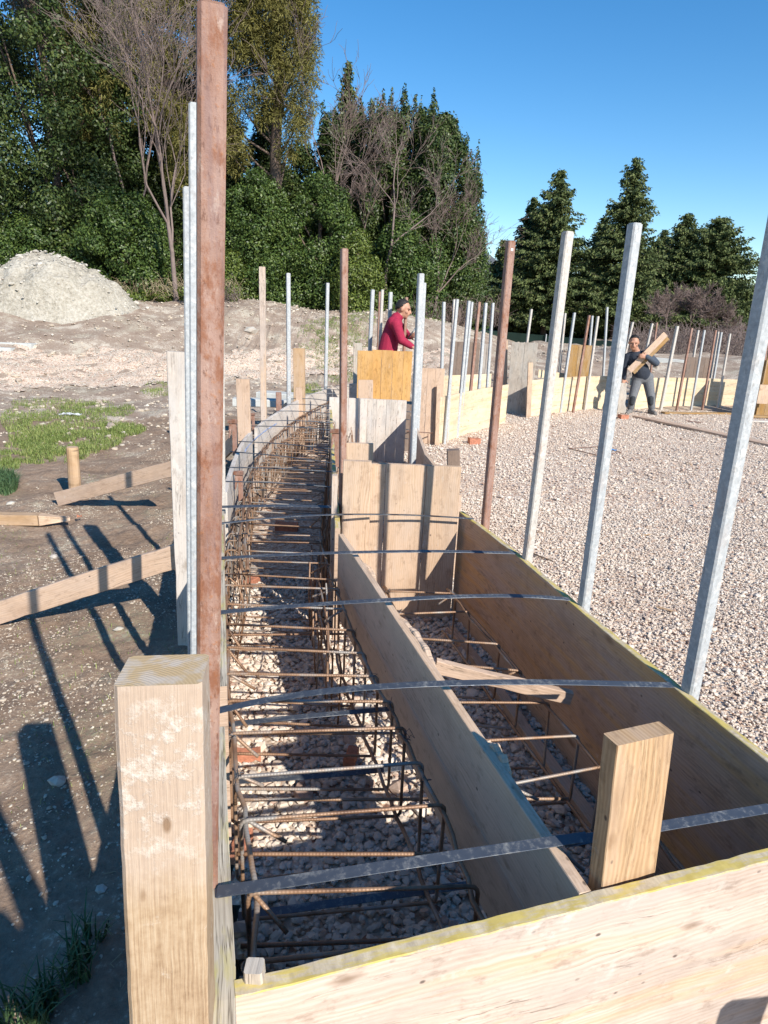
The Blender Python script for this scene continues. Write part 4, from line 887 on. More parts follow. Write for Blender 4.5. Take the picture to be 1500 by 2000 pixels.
# ------------------------------------------------------------------ panels beyond the near box
GP = 'upright panels of the curved formwork'
def upx(x0, x1, ytop, Yq, n, mat, label, z0=.0, dY=0., t=.03):
    a = AY(x0, ytop, Yq); b_ = AY(x1, ytop, Yq+dY)
    upright_panel('formwork_wall', a[0], b_[0], Yq, Yq+dY, z0, (a[2]+b_[2])/2, n, mat, label, t, group=GP)
upx(643, 795, 779, 7.95, 8, 'white', 'whitewashed panel of upright planks behind the striped end panel')
upx(727, 806, 685, 9.0, 4, 'orange', 'orange stained panel in front of the man in crimson', z0=.62)
upx(794, 809, 790, 8.7, 1, 'darkpan', 'added dark board painting the shadow strip below the right side of the orange panel')  # dark wood stands in for the strip of shade beside the panel
fstake((712, 780), (714, 685), 30, 8.93, 'orange', 'narrow orange board on the left side of the orange panel', .03, GP)
fstake((714, 780), (714, 742), 28, 8.5, 'plank', 'short pale board before the lower left of the orange panel', .03, GP)
fstake((698, 905), (699, 865), 60, 4.5, 'fresh', 'short pale board standing behind the broad stake board', .03, GP)
upx(817, 869, 719, 9.3, 3, 'plank', 'pinkish panel closing the near end of the third box')
upx(1000, 1051, 669, 12.75, 2, 'grey', 'tall grey panel at the near end of the fourth box', dY=-.15)
fstake((983, 812), (985, 664), 12, 12.95, 'plank', 'upright edge board left of the tall grey panel', .05, GP)
fstake((853, 866), (857, 752), 8, 9.22, 'fresh', 'pale batten where the third box turns the corner', .05, GP)
fstake((1032, 812), (1036, 708), 9, 12.2, 'fresh', 'pale batten where the fourth box turns the corner', .05, GP)
upx(1114, 1158, 674, 15.0, 3, 'brown', 'brown panel behind the slim posts left of the bluish post', dY=.1)
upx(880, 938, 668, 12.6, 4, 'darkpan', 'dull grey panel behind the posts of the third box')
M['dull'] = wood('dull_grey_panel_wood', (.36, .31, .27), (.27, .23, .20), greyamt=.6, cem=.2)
bpy.data.objects[-1] if False else None
upx(940, 962, 672, 12.9, 2, 'dull', 'narrow grey panel right of the dull one behind the third box')
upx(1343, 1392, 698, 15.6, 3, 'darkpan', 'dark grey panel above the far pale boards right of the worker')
upx(1184, 1196, 734, 14.6, 1, 'orange', 'orange board edge left of the hand of the worker')
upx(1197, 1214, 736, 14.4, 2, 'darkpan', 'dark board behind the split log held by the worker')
upx(1468, 1500, 702, 14.2, 3, 'brown', 'brown panel behind the nearest post at the right edge', dY=-.5)
upx(1500, 1530, 690, 14.0, 2, 'brown', 'brown panel just beyond the right edge of the picture')
upx(1450, 1466, 715, 14.9, 1, 'darkpan', 'dark upright board left of the brown panel at the right edge')
upx(1484, 1530, 752, 13.6, 2, 'fresh', 'pale board leaning low on the brown panel at the right edge', z0=.3)
def sidewall(pa, pb, z1, mat, label, splits, curve=0., t=.03):
    a = G(*pa, 0)[:2]; b_ = G(*pb, 0)[:2]; m = (a+b_)/2+np.array([0, curve])
    L = smooth_line([(*a, 0), (*m, 0), (*b_, 0)], 2)
    panel('formwork_board', [(p[0], p[1]) for p in L], 0, z1, t, [mat], label, splits=splits, group=GB, step=.3)
sidewall((851, 869), (985, 826), .66, 'panelfar', 'pale boarded wall of the third box behind its row of posts', [.13, .4], .1)
sidewall((1030, 816), (1185, 798), .68, 'panelfar', 'pale boarded wall left of the bluish post with slim posts before it', [.14, .4], .25)
sidewall((1238, 800), (1450, 801), .66, 'panelfar', 'pale yellowish boarded wall to the right of the worker', [.16, .32], .35)
# back edge boards of the far wall peeping over
def backwall(pix, Yq, label, mat='panelfar', h=.16):
    P = [AY(x, y, Yy) for (x, y), Yy in zip(pix, Yq)]; mb = MB(); T = [np.array([0, 1., 0])]*len(P)
    mb.sweep([p-Z*h/2 for p in P], [Z]*len(P), T, h, .03, .002, .001); tag(mb.build('formwork_board', mat), label, 'formwork board', GB)
backwall([(1052, 722), (1085, 727), (1120, 731)], [14.6, 15.1, 15.5], 'low far board seen between the fourth box and the brown panel')
backwall([(1230, 738), (1345, 748), (1470, 752)], [15.6, 15.9, 15.8], 'far edge board behind the pale wall right of the worker')
backwall([(862, 735), (885, 733), (960, 730)], [10.8, 11.4, 12.2], 'far edge board inside the third box', h=.35)
# box two: its right side board, seen edge-on
a = AY(796, 858, 7.9); panel('formwork_board', [(a[0]+.03, 7.9), (.34, 5.6), (.50, 4.3)], 0, .60, .03, ['plank', 'fresh'], 'side wall of the second box running back behind the striped panel', splits=[.3], mtop=1, group=GB)
# dark stub right of striped panel
fstake((886, 960), (885, 878), 24, 4.45, 'darkpan', 'dark square stub standing behind the right corner of the striped end panel', .07)
# horizontal rods at box 2/3
for i, yy in enumerate([803, 818, 838, 856]):
    P = AY(786, yy, 8.1); mb = MB(); mb.tube([P, P+np.array([.16, .0, -.01])], .005, 6)
    tag(mb.build('tie_rod', 'strap'), f'{["topmost", "second", "third", "lowest"][i]} short tie rod beside the right edge of the whitewashed panel', 'tie rod', 'tie rods beside the whitewashed panel')
mb = MB(); P = AY(795, 842, 8.6); Q = AY(845, 846, 9.2); mb.tube([P, Q], .008, 6); mb.tube([AY(836, 848, 9.15), AY(836, 866, 9.15)], .008, 6); tag(mb.build('steel_bar', 'rustd'), 'dark bar resting across the corner of the third box', 'bar')

# ------------------------------------------------------------------ planks on the gravel
beam(G(1243, 813, .03), G(1540, 876, .03), .2, .035, 'plank', 'long pale plank lying on the gravel from the feet of the worker', 'plank', 'plank', wdir=np.array([.3, -1, 0]), group='planks lying on the gravel')
beam(G(1295, 806, .03), G(1455, 808, .03), .14, .03, 'brown', 'thin brown plank lying along the foot of the far wall', 'plank', 'plank', wdir=np.array([0, -1, 0]), group='planks lying on the gravel')
beam(G(1455, 812, .04), G(1530, 815, .04), .16, .04, 'brown', 'short brown plank lying behind the nearest right post', 'plank', 'plank', wdir=np.array([0, -1, 0]), group='planks lying on the gravel')
beam(G(1462, 822, .03), G(1530, 824, .03), .14, .03, 'white', 'short whitish plank lying at the right edge', 'plank', 'plank', wdir=np.array([0, -1, 0]), group='planks lying on the gravel')
beam(G(1340, 822, .015), G(1372, 826, .015), .05, .02, 'rustd', 'short dark strip lying on gravel beside the long plank', 'plank', 'plank', wdir=np.array([0, -1, 0]), group='planks lying on the gravel')
c = [G(1110, 876, .02), G(1165, 872, .02), G(1215, 884, .02), G(1165, 889, .02)]
mb = MB(); mb.tube(rounded([c[0], c[1], c[2], c[3], c[0]], .03), .006, 6); tag(mb.build('bent_rebar', 'rustd'), 'thin rectangular rebar frame lying on the gravel', 'rebar')
mb = MB(); mb.tube(smooth_line([G(1030, 1075, .02), G(1050, 1085, .03), G(1078, 1095, .015)], 2), .006, 5); tag(mb.build('twig', 'bark'), 'dark twig on the gravel beside the foot of the beige post', 'twig')
# ------------------------------------------------------------------ vegetation
def leaves(clumps, n, size, elong=.5, jit=.55, rng=RNG, shell=5., updown=.25):
    """clumps: array (k,6) centre+radii -> rhombic leaves spread through each clump's outer volume"""
    C_ = np.array(clumps, float); wgt = (C_[:, 3]*C_[:, 4]+C_[:, 5]*C_[:, 4]); wgt /= wgt.sum()
    k = rng.choice(len(C_), n, p=wgt); d = rng.normal(size=(n, 3)); d /= np.linalg.norm(d, axis=1)[:, None]
    rr = rng.random(n)**(1/shell)*(1+rng.normal(0, .07, n)); P = C_[k, :3]+d*C_[k, 3:]*rr[:, None]
    N = d+rng.normal(0, jit, (n, 3))+np.array([0, 0, updown]); N /= np.linalg.norm(N, axis=1)[:, None]
    A = np.cross(N, rng.normal(size=(n, 3))); A /= np.linalg.norm(A, axis=1)[:, None]; B = np.cross(N, A)
    s = size*rng.uniform(.6, 1.3, n)[:, None]
    V = np.stack([P-A*s, P-B*s*elong, P+A*s, P+B*s*elong], 1).reshape(-1, 3)
    return V, np.arange(n*4).reshape(-1, 4)
def merge(L):
    V = []; F = []; o = 0
    for v, f in L: V.append(v); F.append(f+o); o += len(v)
    return np.concatenate(V), np.concatenate(F)
def trunk_mb(base, top, r0, r1, wob=.05, n=10):
    base = np.array(base, float); top = np.array(top, float); mb = MB(); pts = []; rs = []
    for i in range(n+1):
        t = i/n; pts.append(base+(top-base)*t+np.array([random.gauss(0, wob), random.gauss(0, wob), 0])*(t > 0)); rs.append(r0+(r1-r0)*t)
    rs[0] *= 1.35; mb.tube(pts, rs, 9); return mb, pts
GT = 'trees along the edge of the site'
def broad(name, cpx, topy, boty, hw, Y, n, size, mat, label, plumes=(), prof=None, seed=1, k=70, dy=1.0, hole=0., cs=(.35, .8)):
    rng = np.random.default_rng(seed); b0 = AY(cpx, boty, Y); t0 = AY(cpx, topy, Y); b0 = np.array([t0[0], Y, b0[2]]); hgt = t0[2]-b0[2]; R = hw/FPX*np.dot(b0-CAM, fw)
    gz = float(hbase(b0[0], Y)); root = empty(name, (b0[0], Y, gz-.2), label, 'tree', GT)
    cl = []
    for i in range(k):
        t = rng.random()**.9; rp = (prof or (lambda q: (1-q**2.6)**.55*(.82+.18*math.sin(q*9+seed))))(t)*R
        a = rng.random()*2*math.pi; q = rng.uniform(.45, 1)**.5
        r_ = rng.uniform(*cs)*(1-.35*t)
        rad = max(.05, rp-r_*.6)*q
        cl.append((b0[0]+rad*math.cos(a), Y+rad*math.sin(a)*dy, b0[2]+hgt*t-r_*.6*t, r_, r_, r_*rng.uniform(.8, 1.2)))
    for (px, py, w_, h_) in plumes:
        for j in range(9):
            q = j/8; c = AY(px, py+h_*(1-q)*0+q*h_, Y-.1); ww = w_/FPX*Y*(.18+.82*q**.8); cl.append((c[0]+rng.normal(0, ww*.15), c[1]+rng.normal(0, .2), c[2], ww*.75, ww*.75, h_/FPX*Y/8*1.1))
    v, f = leaves(cl, n, size, rng=rng); raw('crown', v, f, mat, root, origin=root.location)
    mb, pts = trunk_mb((b0[0], Y, gz-.2), (b0[0]+.1, Y, b0[2]+hgt*.75), .16, .05); 
    for j in range(9):
        c = cl[rng.integers(0, len(cl))]; s_ = pts[3+j % 6]; mb.tube([s_, (s_+np.array(c[:3]))/2+np.array([0, 0, -.1]), np.array(c[:3])], [.05, .035, .02], 5)
    mb.build('trunk', 'bark', root); return root
def spruce(cpx, topy, boty, hw, Y, label, n=74, mat='spruce', seed=1, dens=1., droop=.25, sharp=.84, name='spruce_tree'):
    rng = np.random.default_rng(seed); b0 = AY(cpx, boty, Y); t0 = AY(cpx, topy, Y); b0 = np.array([t0[0], Y, b0[2]]); R = 1.12*hw/FPX*np.dot(b0-CAM, fw); gz = float(hbase(b0[0], Y))
    root = empty(name, (b0[0], Y, gz-.2), label, 'tree', GT); hgt = t0[2]-b0[2]; V = []
    mb = MB(); mb.tube([(b0[0], Y, gz-.2), (b0[0], Y, b0[2]+hgt*.5), t0-Z*hgt*.06], [.17, .10, .02], 8); 
    Ps = []; Ds = []
    for i in range(n):
        t = (i+rng.random())/n; z = b0[2]+hgt*t; L = R*((1-t)**sharp)*(1.0+.12*math.sin(t*23+seed))+.05
        for j in range(int(7+5*(1-t))):
            z = b0[2]+hgt*min(.985, max(0, t+rng.normal(0, .022))); a = rng.random()*2*math.pi; l = L*rng.uniform(.5, 1.13)*(1+.12*math.sin(a*2+seed)); d = np.array([math.cos(a), math.sin(a), 0]); m = max(3, int(l/.06*dens))
            q = np.linspace(.12, 1, m); rise = .10*l; zz = z+rise*q-droop*l*q**1.7*rng.uniform(.2, 1.5)+(.12*l)*q**4+.15*l
            p = np.stack([b0[0]+d[0]*l*q, Y+d[1]*l*q, zz], -1); side = np.array([-d[1], d[0], 0])
            for _ in range(4):
                sp = rng.normal(0, .16, m)*(1.15-q); pp_ = p+side*sp[:, None]*l*.5+rng.normal(0, .04, (m, 3))*np.array([1, 1, 1.3]); Ps.append(pp_)
                dd_ = d*.55+side*(np.sign(sp)*.5)[:, None]+np.array([0, 0, -.5])+rng.normal(0, .35, (m, 3)); Ds.append(dd_)
            if l > .5 and rng.random() < .5: mb.tube([(b0[0], Y, z+.15*l), tuple(p[m//2]), tuple(p[-1])], [.02, .014, .006], 4, cap=False)
    # leader shoots
    P = np.concatenate(Ps); D = np.concatenate(Ds); D /= np.linalg.norm(D, axis=1)[:, None]; N_ = len(P)
    S_ = np.cross(D, rng.normal(size=(N_, 3))); S_ /= np.linalg.norm(S_, axis=1)[:, None]; ln = rng.uniform(.08, .19, N_)[:, None]; wd_ = .026+.022*rng.random((N_, 1))
    Vv = np.stack([P-D*ln*.2, P+D*ln*.35-S_*wd_, P+D*ln, P+D*ln*.35+S_*wd_], 1).reshape(-1, 3)
    raw('crown', Vv, np.arange(N_*4).reshape(-1, 4), mat, root, origin=root.location); mb.build('trunk', 'bark', root); return root
def bare(basepx, Y, hgt, label, seed, spread=.6, r0=.09, mat='twigl', dirv=(0, 0, 1), depth=6, fork=None, name='bare_tree', first=.32, base=None, kids=(2, 4), twig=.006, grp=GT, cat='tree'):
    rng = np.random.default_rng(seed); p0 = AY(*basepx, Y) if base is None else np.array(base, float); p0 = np.array([p0[0], Y, p0[2]]); root = empty(name, p0, label, cat, grp)
    tm = MB(); bmh = MB(); cnt = [0]
    def grow(p, d, L, r, dep):
        n = 4; pts = [p]; dd_ = d
        for i in range(n):
            dd_ = nrm(dd_+rng.normal(0, .09+.02*(depth-dep), 3)+np.array([0, 0, .045])); pts.append(pts[-1]+dd_*L/n)
        r1 = max(twig*.6, r*.62); (tm if dep == depth else bmh).tube(pts, [r+(r1-r)*i/n for i in range(n+1)], 7 if dep >= depth-1 else 4 if dep > 2 else 3, cap=False)
        if dep <= 0: return
        kk = rng.integers(kids[0], kids[1]+1)
        for j in range(kk):
            s = 1. if j == 0 else rng.uniform(.3, 1); q = pts[int(round(s*n))]; ax = rng.normal(size=3); ax = nrm(ax-dd_*np.dot(ax, dd_))
            sp = spread*(rng.uniform(.12, .35) if j == 0 else rng.uniform(.45, 1.)); nd = nrm(dd_*math.cos(sp)+ax*math.sin(sp)); grow(q, nd, L*rng.uniform(.62, .86), max(twig, r1*(.95 if j == 0 else .72)), dep-1)
    grow(p0, nrm(np.array(dirv, float)), hgt*first, r0, depth)
    tm.build('trunk', mat, root); bmh.build('branches', mat, root); return root
def pine_tree():
    Y = 27.0; rng = np.random.default_rng(5); b0 = AY(540, 470, Y); root = empty('pine_tree', (b0[0], Y, float(hbase(b0[0], Y))-.2), 'tall pine with yellowish drooping tufts rising above the middle of the tree line', 'tree', GT)
    mb = MB(); mb.tube([tuple(root.location), AY(538, 300, Y), AY(545, 150, Y), AY(535, -60, Y), AY(530, -260, Y)], [.26, .20, .17, .12, .05], 10)
    P = []
    lob = [(585, 25, 34, 40), (560, 90, 50, 42), (590, 150, 34, 40), (555, 190, 45, 45), (500, 40, 55, 50), (480, 110, 45, 30), (590, 215, 26, 34), (575, 258, 28, 26), (515, 215, 36, 28), (600, 100, 22, 40), (540, -40, 80, 50), (470, -30, 60, 50), (450, 250, 25, 40), (560, 300, 22, 24),
           (300, 20, 70, 40), (230, 60, 45, 50), (330, 110, 50, 35), (260, 150, 40, 40), (380, 30, 50, 40), (320, -40, 90, 60), (215, 240, 30, 40), (350, 330, 30, 40), (440, -90, 140, 60), (465, 190, 24, 30), (600, 60, 20, 30), (460, 300, 26, 40), (520, 130, 50, 60), (530, 30, 70, 40), (470, 60, 40, 60), (590, -20, 26, 50), (160, 60, 60, 70), (200, 150, 50, 60), (300, 90, 50, 50), (160, 210, 50, 60), (290, 200, 45, 50), (350, 240, 35, 50), (420, 200, 30, 60), (410, 90, 30, 60)]
    for (px, py, rx, ry) in lob:
        for j in range(int(rx*ry/24)):
            a = rng.random()*2*math.pi; q = rng.random()**.5; yy = Y+rng.normal(0, .9); c = AY(px+rx*q*math.cos(a), py+ry*q*math.sin(a), yy); P.append((*c, .22, .2, .3))
        c = AY(px, py+ry*.3, Y); s_ = AY(540, py+80+abs(px-540)*.25, Y); mb.tube([s_, (s_*.6+c*.4)-np.array([0, 0, .1]), c], [.06, .04, .02], 5) if abs(px-540) < 130 else None
    P = np.array(P); n = 150000; k = rng.integers(0, len(P), n); d = rng.normal(size=(n, 3)); d /= np.linalg.norm(d, axis=1)[:, None]; rr = rng.random((n, 1))**.5
    Q = P[k, :3]+d*P[k, 3:]*rr; D = d*.7+np.array([0, 0, -.35])+rng.normal(0, .25, (n, 3)); D /= np.linalg.norm(D, axis=1)[:, None]
    S_ = np.cross(D, rng.normal(size=(n, 3))); S_ /= np.linalg.norm(S_, axis=1)[:, None]; ln = rng.uniform(.08, .16, (n, 1)); ww = .014
    V = np.stack([Q-D*ln*.3, Q-S_*ww, Q+D*ln, Q+S_*ww], 1).reshape(-1, 3); raw('crown', V, np.arange(n*4).reshape(-1, 4), 'pine', root, origin=root.location); mb.build('trunk', 'bark', root)
pine_tree()
dome = lambda q: (1-q**3)**.5
broad('evergreen_tree', 40, -330, 590, 185, 26.5, 170000, .062, 'holly', 'tall dark evergreen filling the upper left corner', seed=2, k=330, cs=(.5, .95), prof=lambda q: .95 if q < .8 else (1-((q-.8)/.2)**2)**.5)
broad('evergreen_tree', 250, 240, 600, 110, 29, 40000, .07, 'holly', 'dark evergreen behind the bare tree with the pinkish bark', seed=3, k=90)
broad('laurel_tree', 235, 370, 575, 95, 24, 49400, .05, 'laurel', 'rounded laurel lit by the sun right behind the clay heap', seed=4, k=60, prof=dome)
broad('laurel_tree', 60, 420, 580, 110, 24.5, 41800, .05, 'laurel', 'low laurel standing behind the top of the clay heap', seed=5, k=60, prof=dome)
broad('laurel_tree', 500, 330, 600, 90, 25, 57000, .05, 'laurel', 'broad laurel to the right of the tall rusty post', seed=6, k=75, prof=dome)
broad('laurel_tree', 625, 345, 600, 95, 25.5, 60800, .05, 'laurel', 'broad laurel in the middle of the tree line behind the crimson man', seed=7, k=80, prof=dome)
broad('laurel_bush', 700, 450, 610, 50, 23.5, 21600, .043, 'ylaurel', 'yellowish green bush behind the rusty speckled post', seed=8, k=36, prof=dome)
broad('laurel_bush', 455, 490, 585, 45, 24, 14400, .043, 'ylaurel', 'low yellowish bush at the foot of the laurels beside the tall rusty post', seed=9, k=30, prof=dome)
broad('evergreen_tree', 770, 215, 575, 75, 28, 68000, .055, 'holly', 'tall evergreen with plume tops left of the dense one by the sky', plumes=[(790, 180, 26, 90), (748, 190, 20, 90), (727, 200, 16, 80)], seed=10, k=100)
broad('evergreen_tree', 870, 225, 570, 92, 27.5, 88400, .055, 'holly', 'dense evergreen with plume tops bordering the open sky', plumes=[(848, 185, 22, 90), (890, 232, 16, 80), (912, 268, 14, 80), (934, 285, 10, 90), (822, 200, 14, 60)], seed=11, k=130, prof=lambda q: (1-q**2.2)**.6)
broad('laurel_tree', 800, 420, 620, 85, 25.5, 45600, .05, 'laurel', 'laurel standing low in front of the tall evergreens', seed=12, k=60, prof=dome)
broad('laurel_tree', 905, 400, 590, 58, 27, 30400, .05, 'laurel', 'round laurel at the right end of the left tree group', seed=13, k=45, prof=dome)
broad('evergreen_tree', 915, 520, 640, 60, 33, 9000, .11, 'holly', 'dark low evergreen in the gap between the two tree groups', seed=14, k=40, prof=dome)
broad('evergreen_tree', 325, 95, 600, 92, 30, 60000, .065, 'holly', 'tall dark evergreen directly behind the bare pinkish tree', seed=31, k=150, cs=(.5, .9))
broad('evergreen_tree', 175, 10, 600, 105, 29.5, 60000, .065, 'holly', 'tall dark evergreen between the upper left one and the bare pinkish tree', seed=32, k=150, cs=(.5, .9))
broad('evergreen_tree', 440, 215, 600, 62, 30, 34000, .065, 'holly', 'dark evergreen just right of the tall rusty post under the pine', seed=33, k=90, prof=dome)
broad('evergreen_tree', 590, 275, 600, 60, 30, 30000, .065, 'holly', 'dark evergreen under the right side of the pine crown', seed=34, k=80, prof=dome)
broad('evergreen_tree', 690, 205, 600, 66, 30, 40000, .065, 'holly', 'dark evergreen behind the slender spruce and bare twigs', seed=35, k=100, plumes=[(655, 215, 20, 90), (705, 190, 18, 80)])
broad('evergreen_tree', 648, 222, 600, 52, 29.5, 36000, .06, 'holly', 'dark evergreen filling the skyline left of the slender spruce', seed=37, k=90, plumes=[(632, 205, 18, 80), (668, 200, 14, 80)])
broad('evergreen_tree', 738, 195, 600, 60, 29, 40000, .06, 'holly', 'dark evergreen filling the skyline right of the slender spruce', seed=38, k=100, plumes=[(765, 185, 18, 80), (812, 190, 14, 70)])
broad('evergreen_tree', 830, 215, 600, 60, 29, 36000, .06, 'holly', 'dark evergreen between the two plume topped ones', seed=39, k=90)
broad('evergreen_tree', 925, 330, 600, 44, 28.5, 20000, .06, 'holly', 'outermost evergreen sloping down to the gap in the tree line', seed=36, k=60)
broad('evergreen_tree', 60, -120, 600, 150, 31, 60000, .075, 'holly', 'tall dark evergreen of the back row behind the upper left corner', seed=41, k=200, cs=(.6, 1.))
broad('evergreen_tree', 400, 60, 600, 90, 31, 50000, .07, 'holly', 'tall dark evergreen of the back row behind the tall rusty post', seed=42, k=140, cs=(.5, .9))
broad('evergreen_tree', 520, 210, 600, 60, 31, 30000, .07, 'holly', 'dark evergreen behind the trunk of the pine', seed=43, k=90, cs=(.5, .9))
# shaded hedge behind everything
for i, (px, ty, hw, Y_) in enumerate([(-20, 300, 110, 32), (120, 260, 110, 33), (260, 330, 110, 33), (400, 360, 100, 32), (540, 330, 110, 33), (660, 350, 110, 32), (780, 330, 110, 33), (880, 420, 80, 33)]):
    broad('evergreen_tree', px, ty, 640, hw, Y_, 9000, .16, 'holly', ['farthest left dark tree behind the clay heap', 'dark tree second from the left in the back row', 'dark back row tree behind the bare pinkish tree', 'dark back row tree hidden by the tall rusty post', 'dark back row tree under the pine', 'dark back row tree behind the middle laurel', 'dark back row tree behind the plume topped evergreens', 'dark back row tree nearest the gap'][i], seed=20+i, k=60, prof=dome, cs=(.6, 1.1))
spruce(680, 120, 420, 38, 34, 'slender dark spruce poking above the middle of the left trees', seed=2, n=46)
spruce(1095, 332, 650, 105, 38, 'left one of the two tallest spruces behind the far formwork', seed=3)
spruce(1043, 385, 650, 68, 40, 'smaller spruce leaning against the left tall spruce', seed=4)
spruce(1244, 308, 650, 102, 37, 'tallest spruce behind the worker', seed=5, n=70)
spruce(1180, 425, 650, 62, 41, 'dark spruce filling the gap between the two tallest spruces', seed=6)
spruce(1345, 418, 650, 84, 40, 'slim spruce right of the tallest spruce', seed=7, sharp=.8)
spruce(1412, 426, 650, 92, 39, 'broad rounded conifer at the right of the spruce row', seed=8, sharp=.62, droop=.15)
spruce(1300, 450, 650, 75, 42, 'low spruce in the back row right of the tallest spruce', seed=9)
spruce(1490, 560, 665, 60, 40, 'low conifer at the right edge behind the nearest right post', seed=10)
spruce(985, 470, 655, 50, 43, 'dark small spruce at the left end of the spruce row', seed=12)
for i, px in enumerate([930, 1000, 1070, 1140, 1215, 1290, 1370, 1450, 1530]):
    broad('hedge_bush', px, 560+(i % 3)*8, 680, 55, 42-(i % 2), 6500, .11, 'holly', f'dark hedge bush under the spruces, {["first", "second", "third", "fourth", "fifth", "sixth", "seventh", "eighth", "ninth"][i]} from the left', seed=50+i, k=34, prof=dome)
bare((345, 592), 22.5, 13.0, 'bare tree with pinkish bark beside the tall rusty post', 4, spread=.5, r0=.085, depth=6, first=.24, kids=(2, 4), twig=.007)
bare((285, 600), 25.5, 14.0, 'bare grey tree farther back left of the pinkish one', 14, spread=.5, r0=.09, depth=6, first=.26, twig=.008, mat='twig')
bare((-75, 600), 21.0, 11.0, 'bare tree reaching in from the left edge', 8, spread=.75, r0=.10, depth=5, first=.30, dirv=(.12, 0, 1), twig=.009)
bare((632, 585), 26.5, 9.0, 'thin bare grey tree beside the slender spruce', 21, spread=.6, r0=.07, depth=6, first=.3, mat='twig', twig=.008)
bare((715, 585), 26.2, 6.4, 'thin bare tree above the middle laurel', 22, spread=.55, r0=.06, depth=6, first=.3, mat='twig', twig=.008)
bare((745, 600), 24.6, 7.6, 'bare leaning tree in front of the plume topped evergreens', 25, spread=.7, r0=.075, depth=6, first=.27, mat='twigl', dirv=(.18, 0, 1), twig=.006)
bare((845, 620), 24.8, 6.6, 'bare low tree before the dense evergreen', 27, spread=.8, r0=.06, depth=6, first=.25, mat='twig', dirv=(.1, 0, 1), twig=.007)
for i, (px, py, Y_, h_) in enumerate([(1300, 650, 30, 2.4), (1345, 655, 31, 2.6), (1385, 660, 30, 2.3), (1285, 655, 32, 2.2), (1425, 680, 29, 1.7)]):
    bare((px, py), Y_, h_, ['brown leafless shrub behind the stout pale post', 'tallest brown leafless shrub behind the dark grey panel', 'brown leafless shrub right of the tallest one', 'leafless shrub leftmost behind the worker', 'small leafless shrub near the right edge'][i], 60+i, spread=.8, r0=.03, depth=5, first=.3, kids=(3, 5), twig=.009, name='bare_shrub', cat='shrub', grp='leafless shrubs by the far wall', mat='twig')
# brambles and undergrowth: tangled stems
def tangle(name, x0, x1, y0, y1, Y, n, mat, label, h=.5, dY=1.5, r=.007):
    mb = MB()
    for i in range(n):
        p = AY(random.uniform(x0, x1), random.uniform(y0, y1), Y+random.uniform(-dY, dY)); a = random.uniform(0, 6.28); d = np.array([math.cos(a)*random.uniform(.2, .9), math.sin(a)*.5, random.uniform(.1, 1.)])*h
        mb.tube([p, p+d*.5+np.array([0, 0, .12*h]), p+d-np.array([0, 0, .15*h])], [r, r*.8, r*.5], 3, cap=False)
    return tag(mb.build(name, mat), label, 'undergrowth', kind='stuff')
tangle('bramble_thicket', 1215, 1520, 655, 712, 24, 2600, 'twigl', 'tangled leafless brambles above the low concrete wall', .7, 2)
tangle('bramble_thicket', 215, 470, 555, 590, 23.2, 700, 'straw', 'dry stalks and low growth at the foot of the left trees', .5, 1)
tangle('bramble_thicket', 700, 985, 600, 640, 25, 700, 'twig', 'dark tangled twigs under the tall evergreens', .7, 1.5)
tangle('bramble_thicket', 400, 470, 575, 612, 22, 260, 'twigl', 'heap of cut twigs on the bank behind the tall rusty post', .5, .5)
cl = [(*AY(px+random.gauss(0, 14), random.uniform(568, 588), 23.0+random.gauss(0, .5)), .28, .28, .18) for px in range(215, 470, 6)]
v, f = leaves(cl, 9000, .045); tag(raw('low_plants', v, f, 'ylaurel'), 'low green plants at the foot of the left trees', 'plants', kind='stuff')
# grass
def grass(name, pts, label, mat='grass', h=(.04, .10), w=.003, z=None):
    pts = np.array(pts); n = len(pts); a = RNG.uniform(0, 2*np.pi, n); hh = RNG.uniform(*h, n); ln = RNG.uniform(.3, 1., n)*hh
    d = np.stack([np.cos(a), np.sin(a), np.zeros(n)], -1); s = np.stack([-np.sin(a), np.cos(a), np.zeros(n)], -1)*w
    b_ = np.stack([pts[:, 0], pts[:, 1], htot(pts[:, 0], pts[:, 1])-.004], -1); m = b_+d*(ln*.35)[:, None]+Z*(hh*.7)[:, None]; t = b_+d*ln[:, None]+Z*hh[:, None]*.95
    V = np.stack([b_-s, b_+s, m+s*.7, m-s*.7, t+s*.12, t-s*.12], 1).reshape(-1, 3); i = np.arange(n)[:, None]*6
    F = np.concatenate([i+np.array([[0, 1, 2, 3]]), i+np.array([[3, 2, 4, 5]])]); return tag(raw(name, V, F, mat), label, 'grass', kind='stuff')
def patch(n, blobs):
    out = []
    for (px, py, rx, ry, k) in blobs:
        m = int(n*k); a = RNG.uniform(0, 2*np.pi, m); q = RNG.random(m)**.6; X_ = px+rx*q*np.cos(a); Y_ = py+ry*q*np.sin(a)
        for x, y in zip(X_, Y_): out.append(G(x, y, 0)[:2])
    out = np.array(out); k = (vnoise(out[:, 0]*3, out[:, 1]*3, 71)+.5*vnoise(out[:, 0]*11, out[:, 1]*11, 72)) > .55
    return out[k & ~inside(out[:, 0], out[:, 1])]
grass('grass', patch(9500, [(130, 850, 115, 38, 1.), (90, 880, 90, 26, .6), (190, 800, 75, 20, .35), (60, 820, 60, 30, .3), (235, 838, 50, 14, .3), (130, 788, 110, 10, .15), (310, 768, 40, 8, .1), (10, 905, 30, 16, .15)]), 'bright green grass patch on the soil at left', h=(.025, .075), w=.0032)
grass('grass', patch(5000, [(660, 742, 45, 20, .8), (620, 735, 40, 10, .3), (700, 728, 30, 20, .4), (600, 768, 30, 8, .2), (830, 710, 50, 10, .4), (870, 700, 60, 8, .3)]), 'green grass behind the curved left wall before the bank', h=(.03, .08), w=.005)
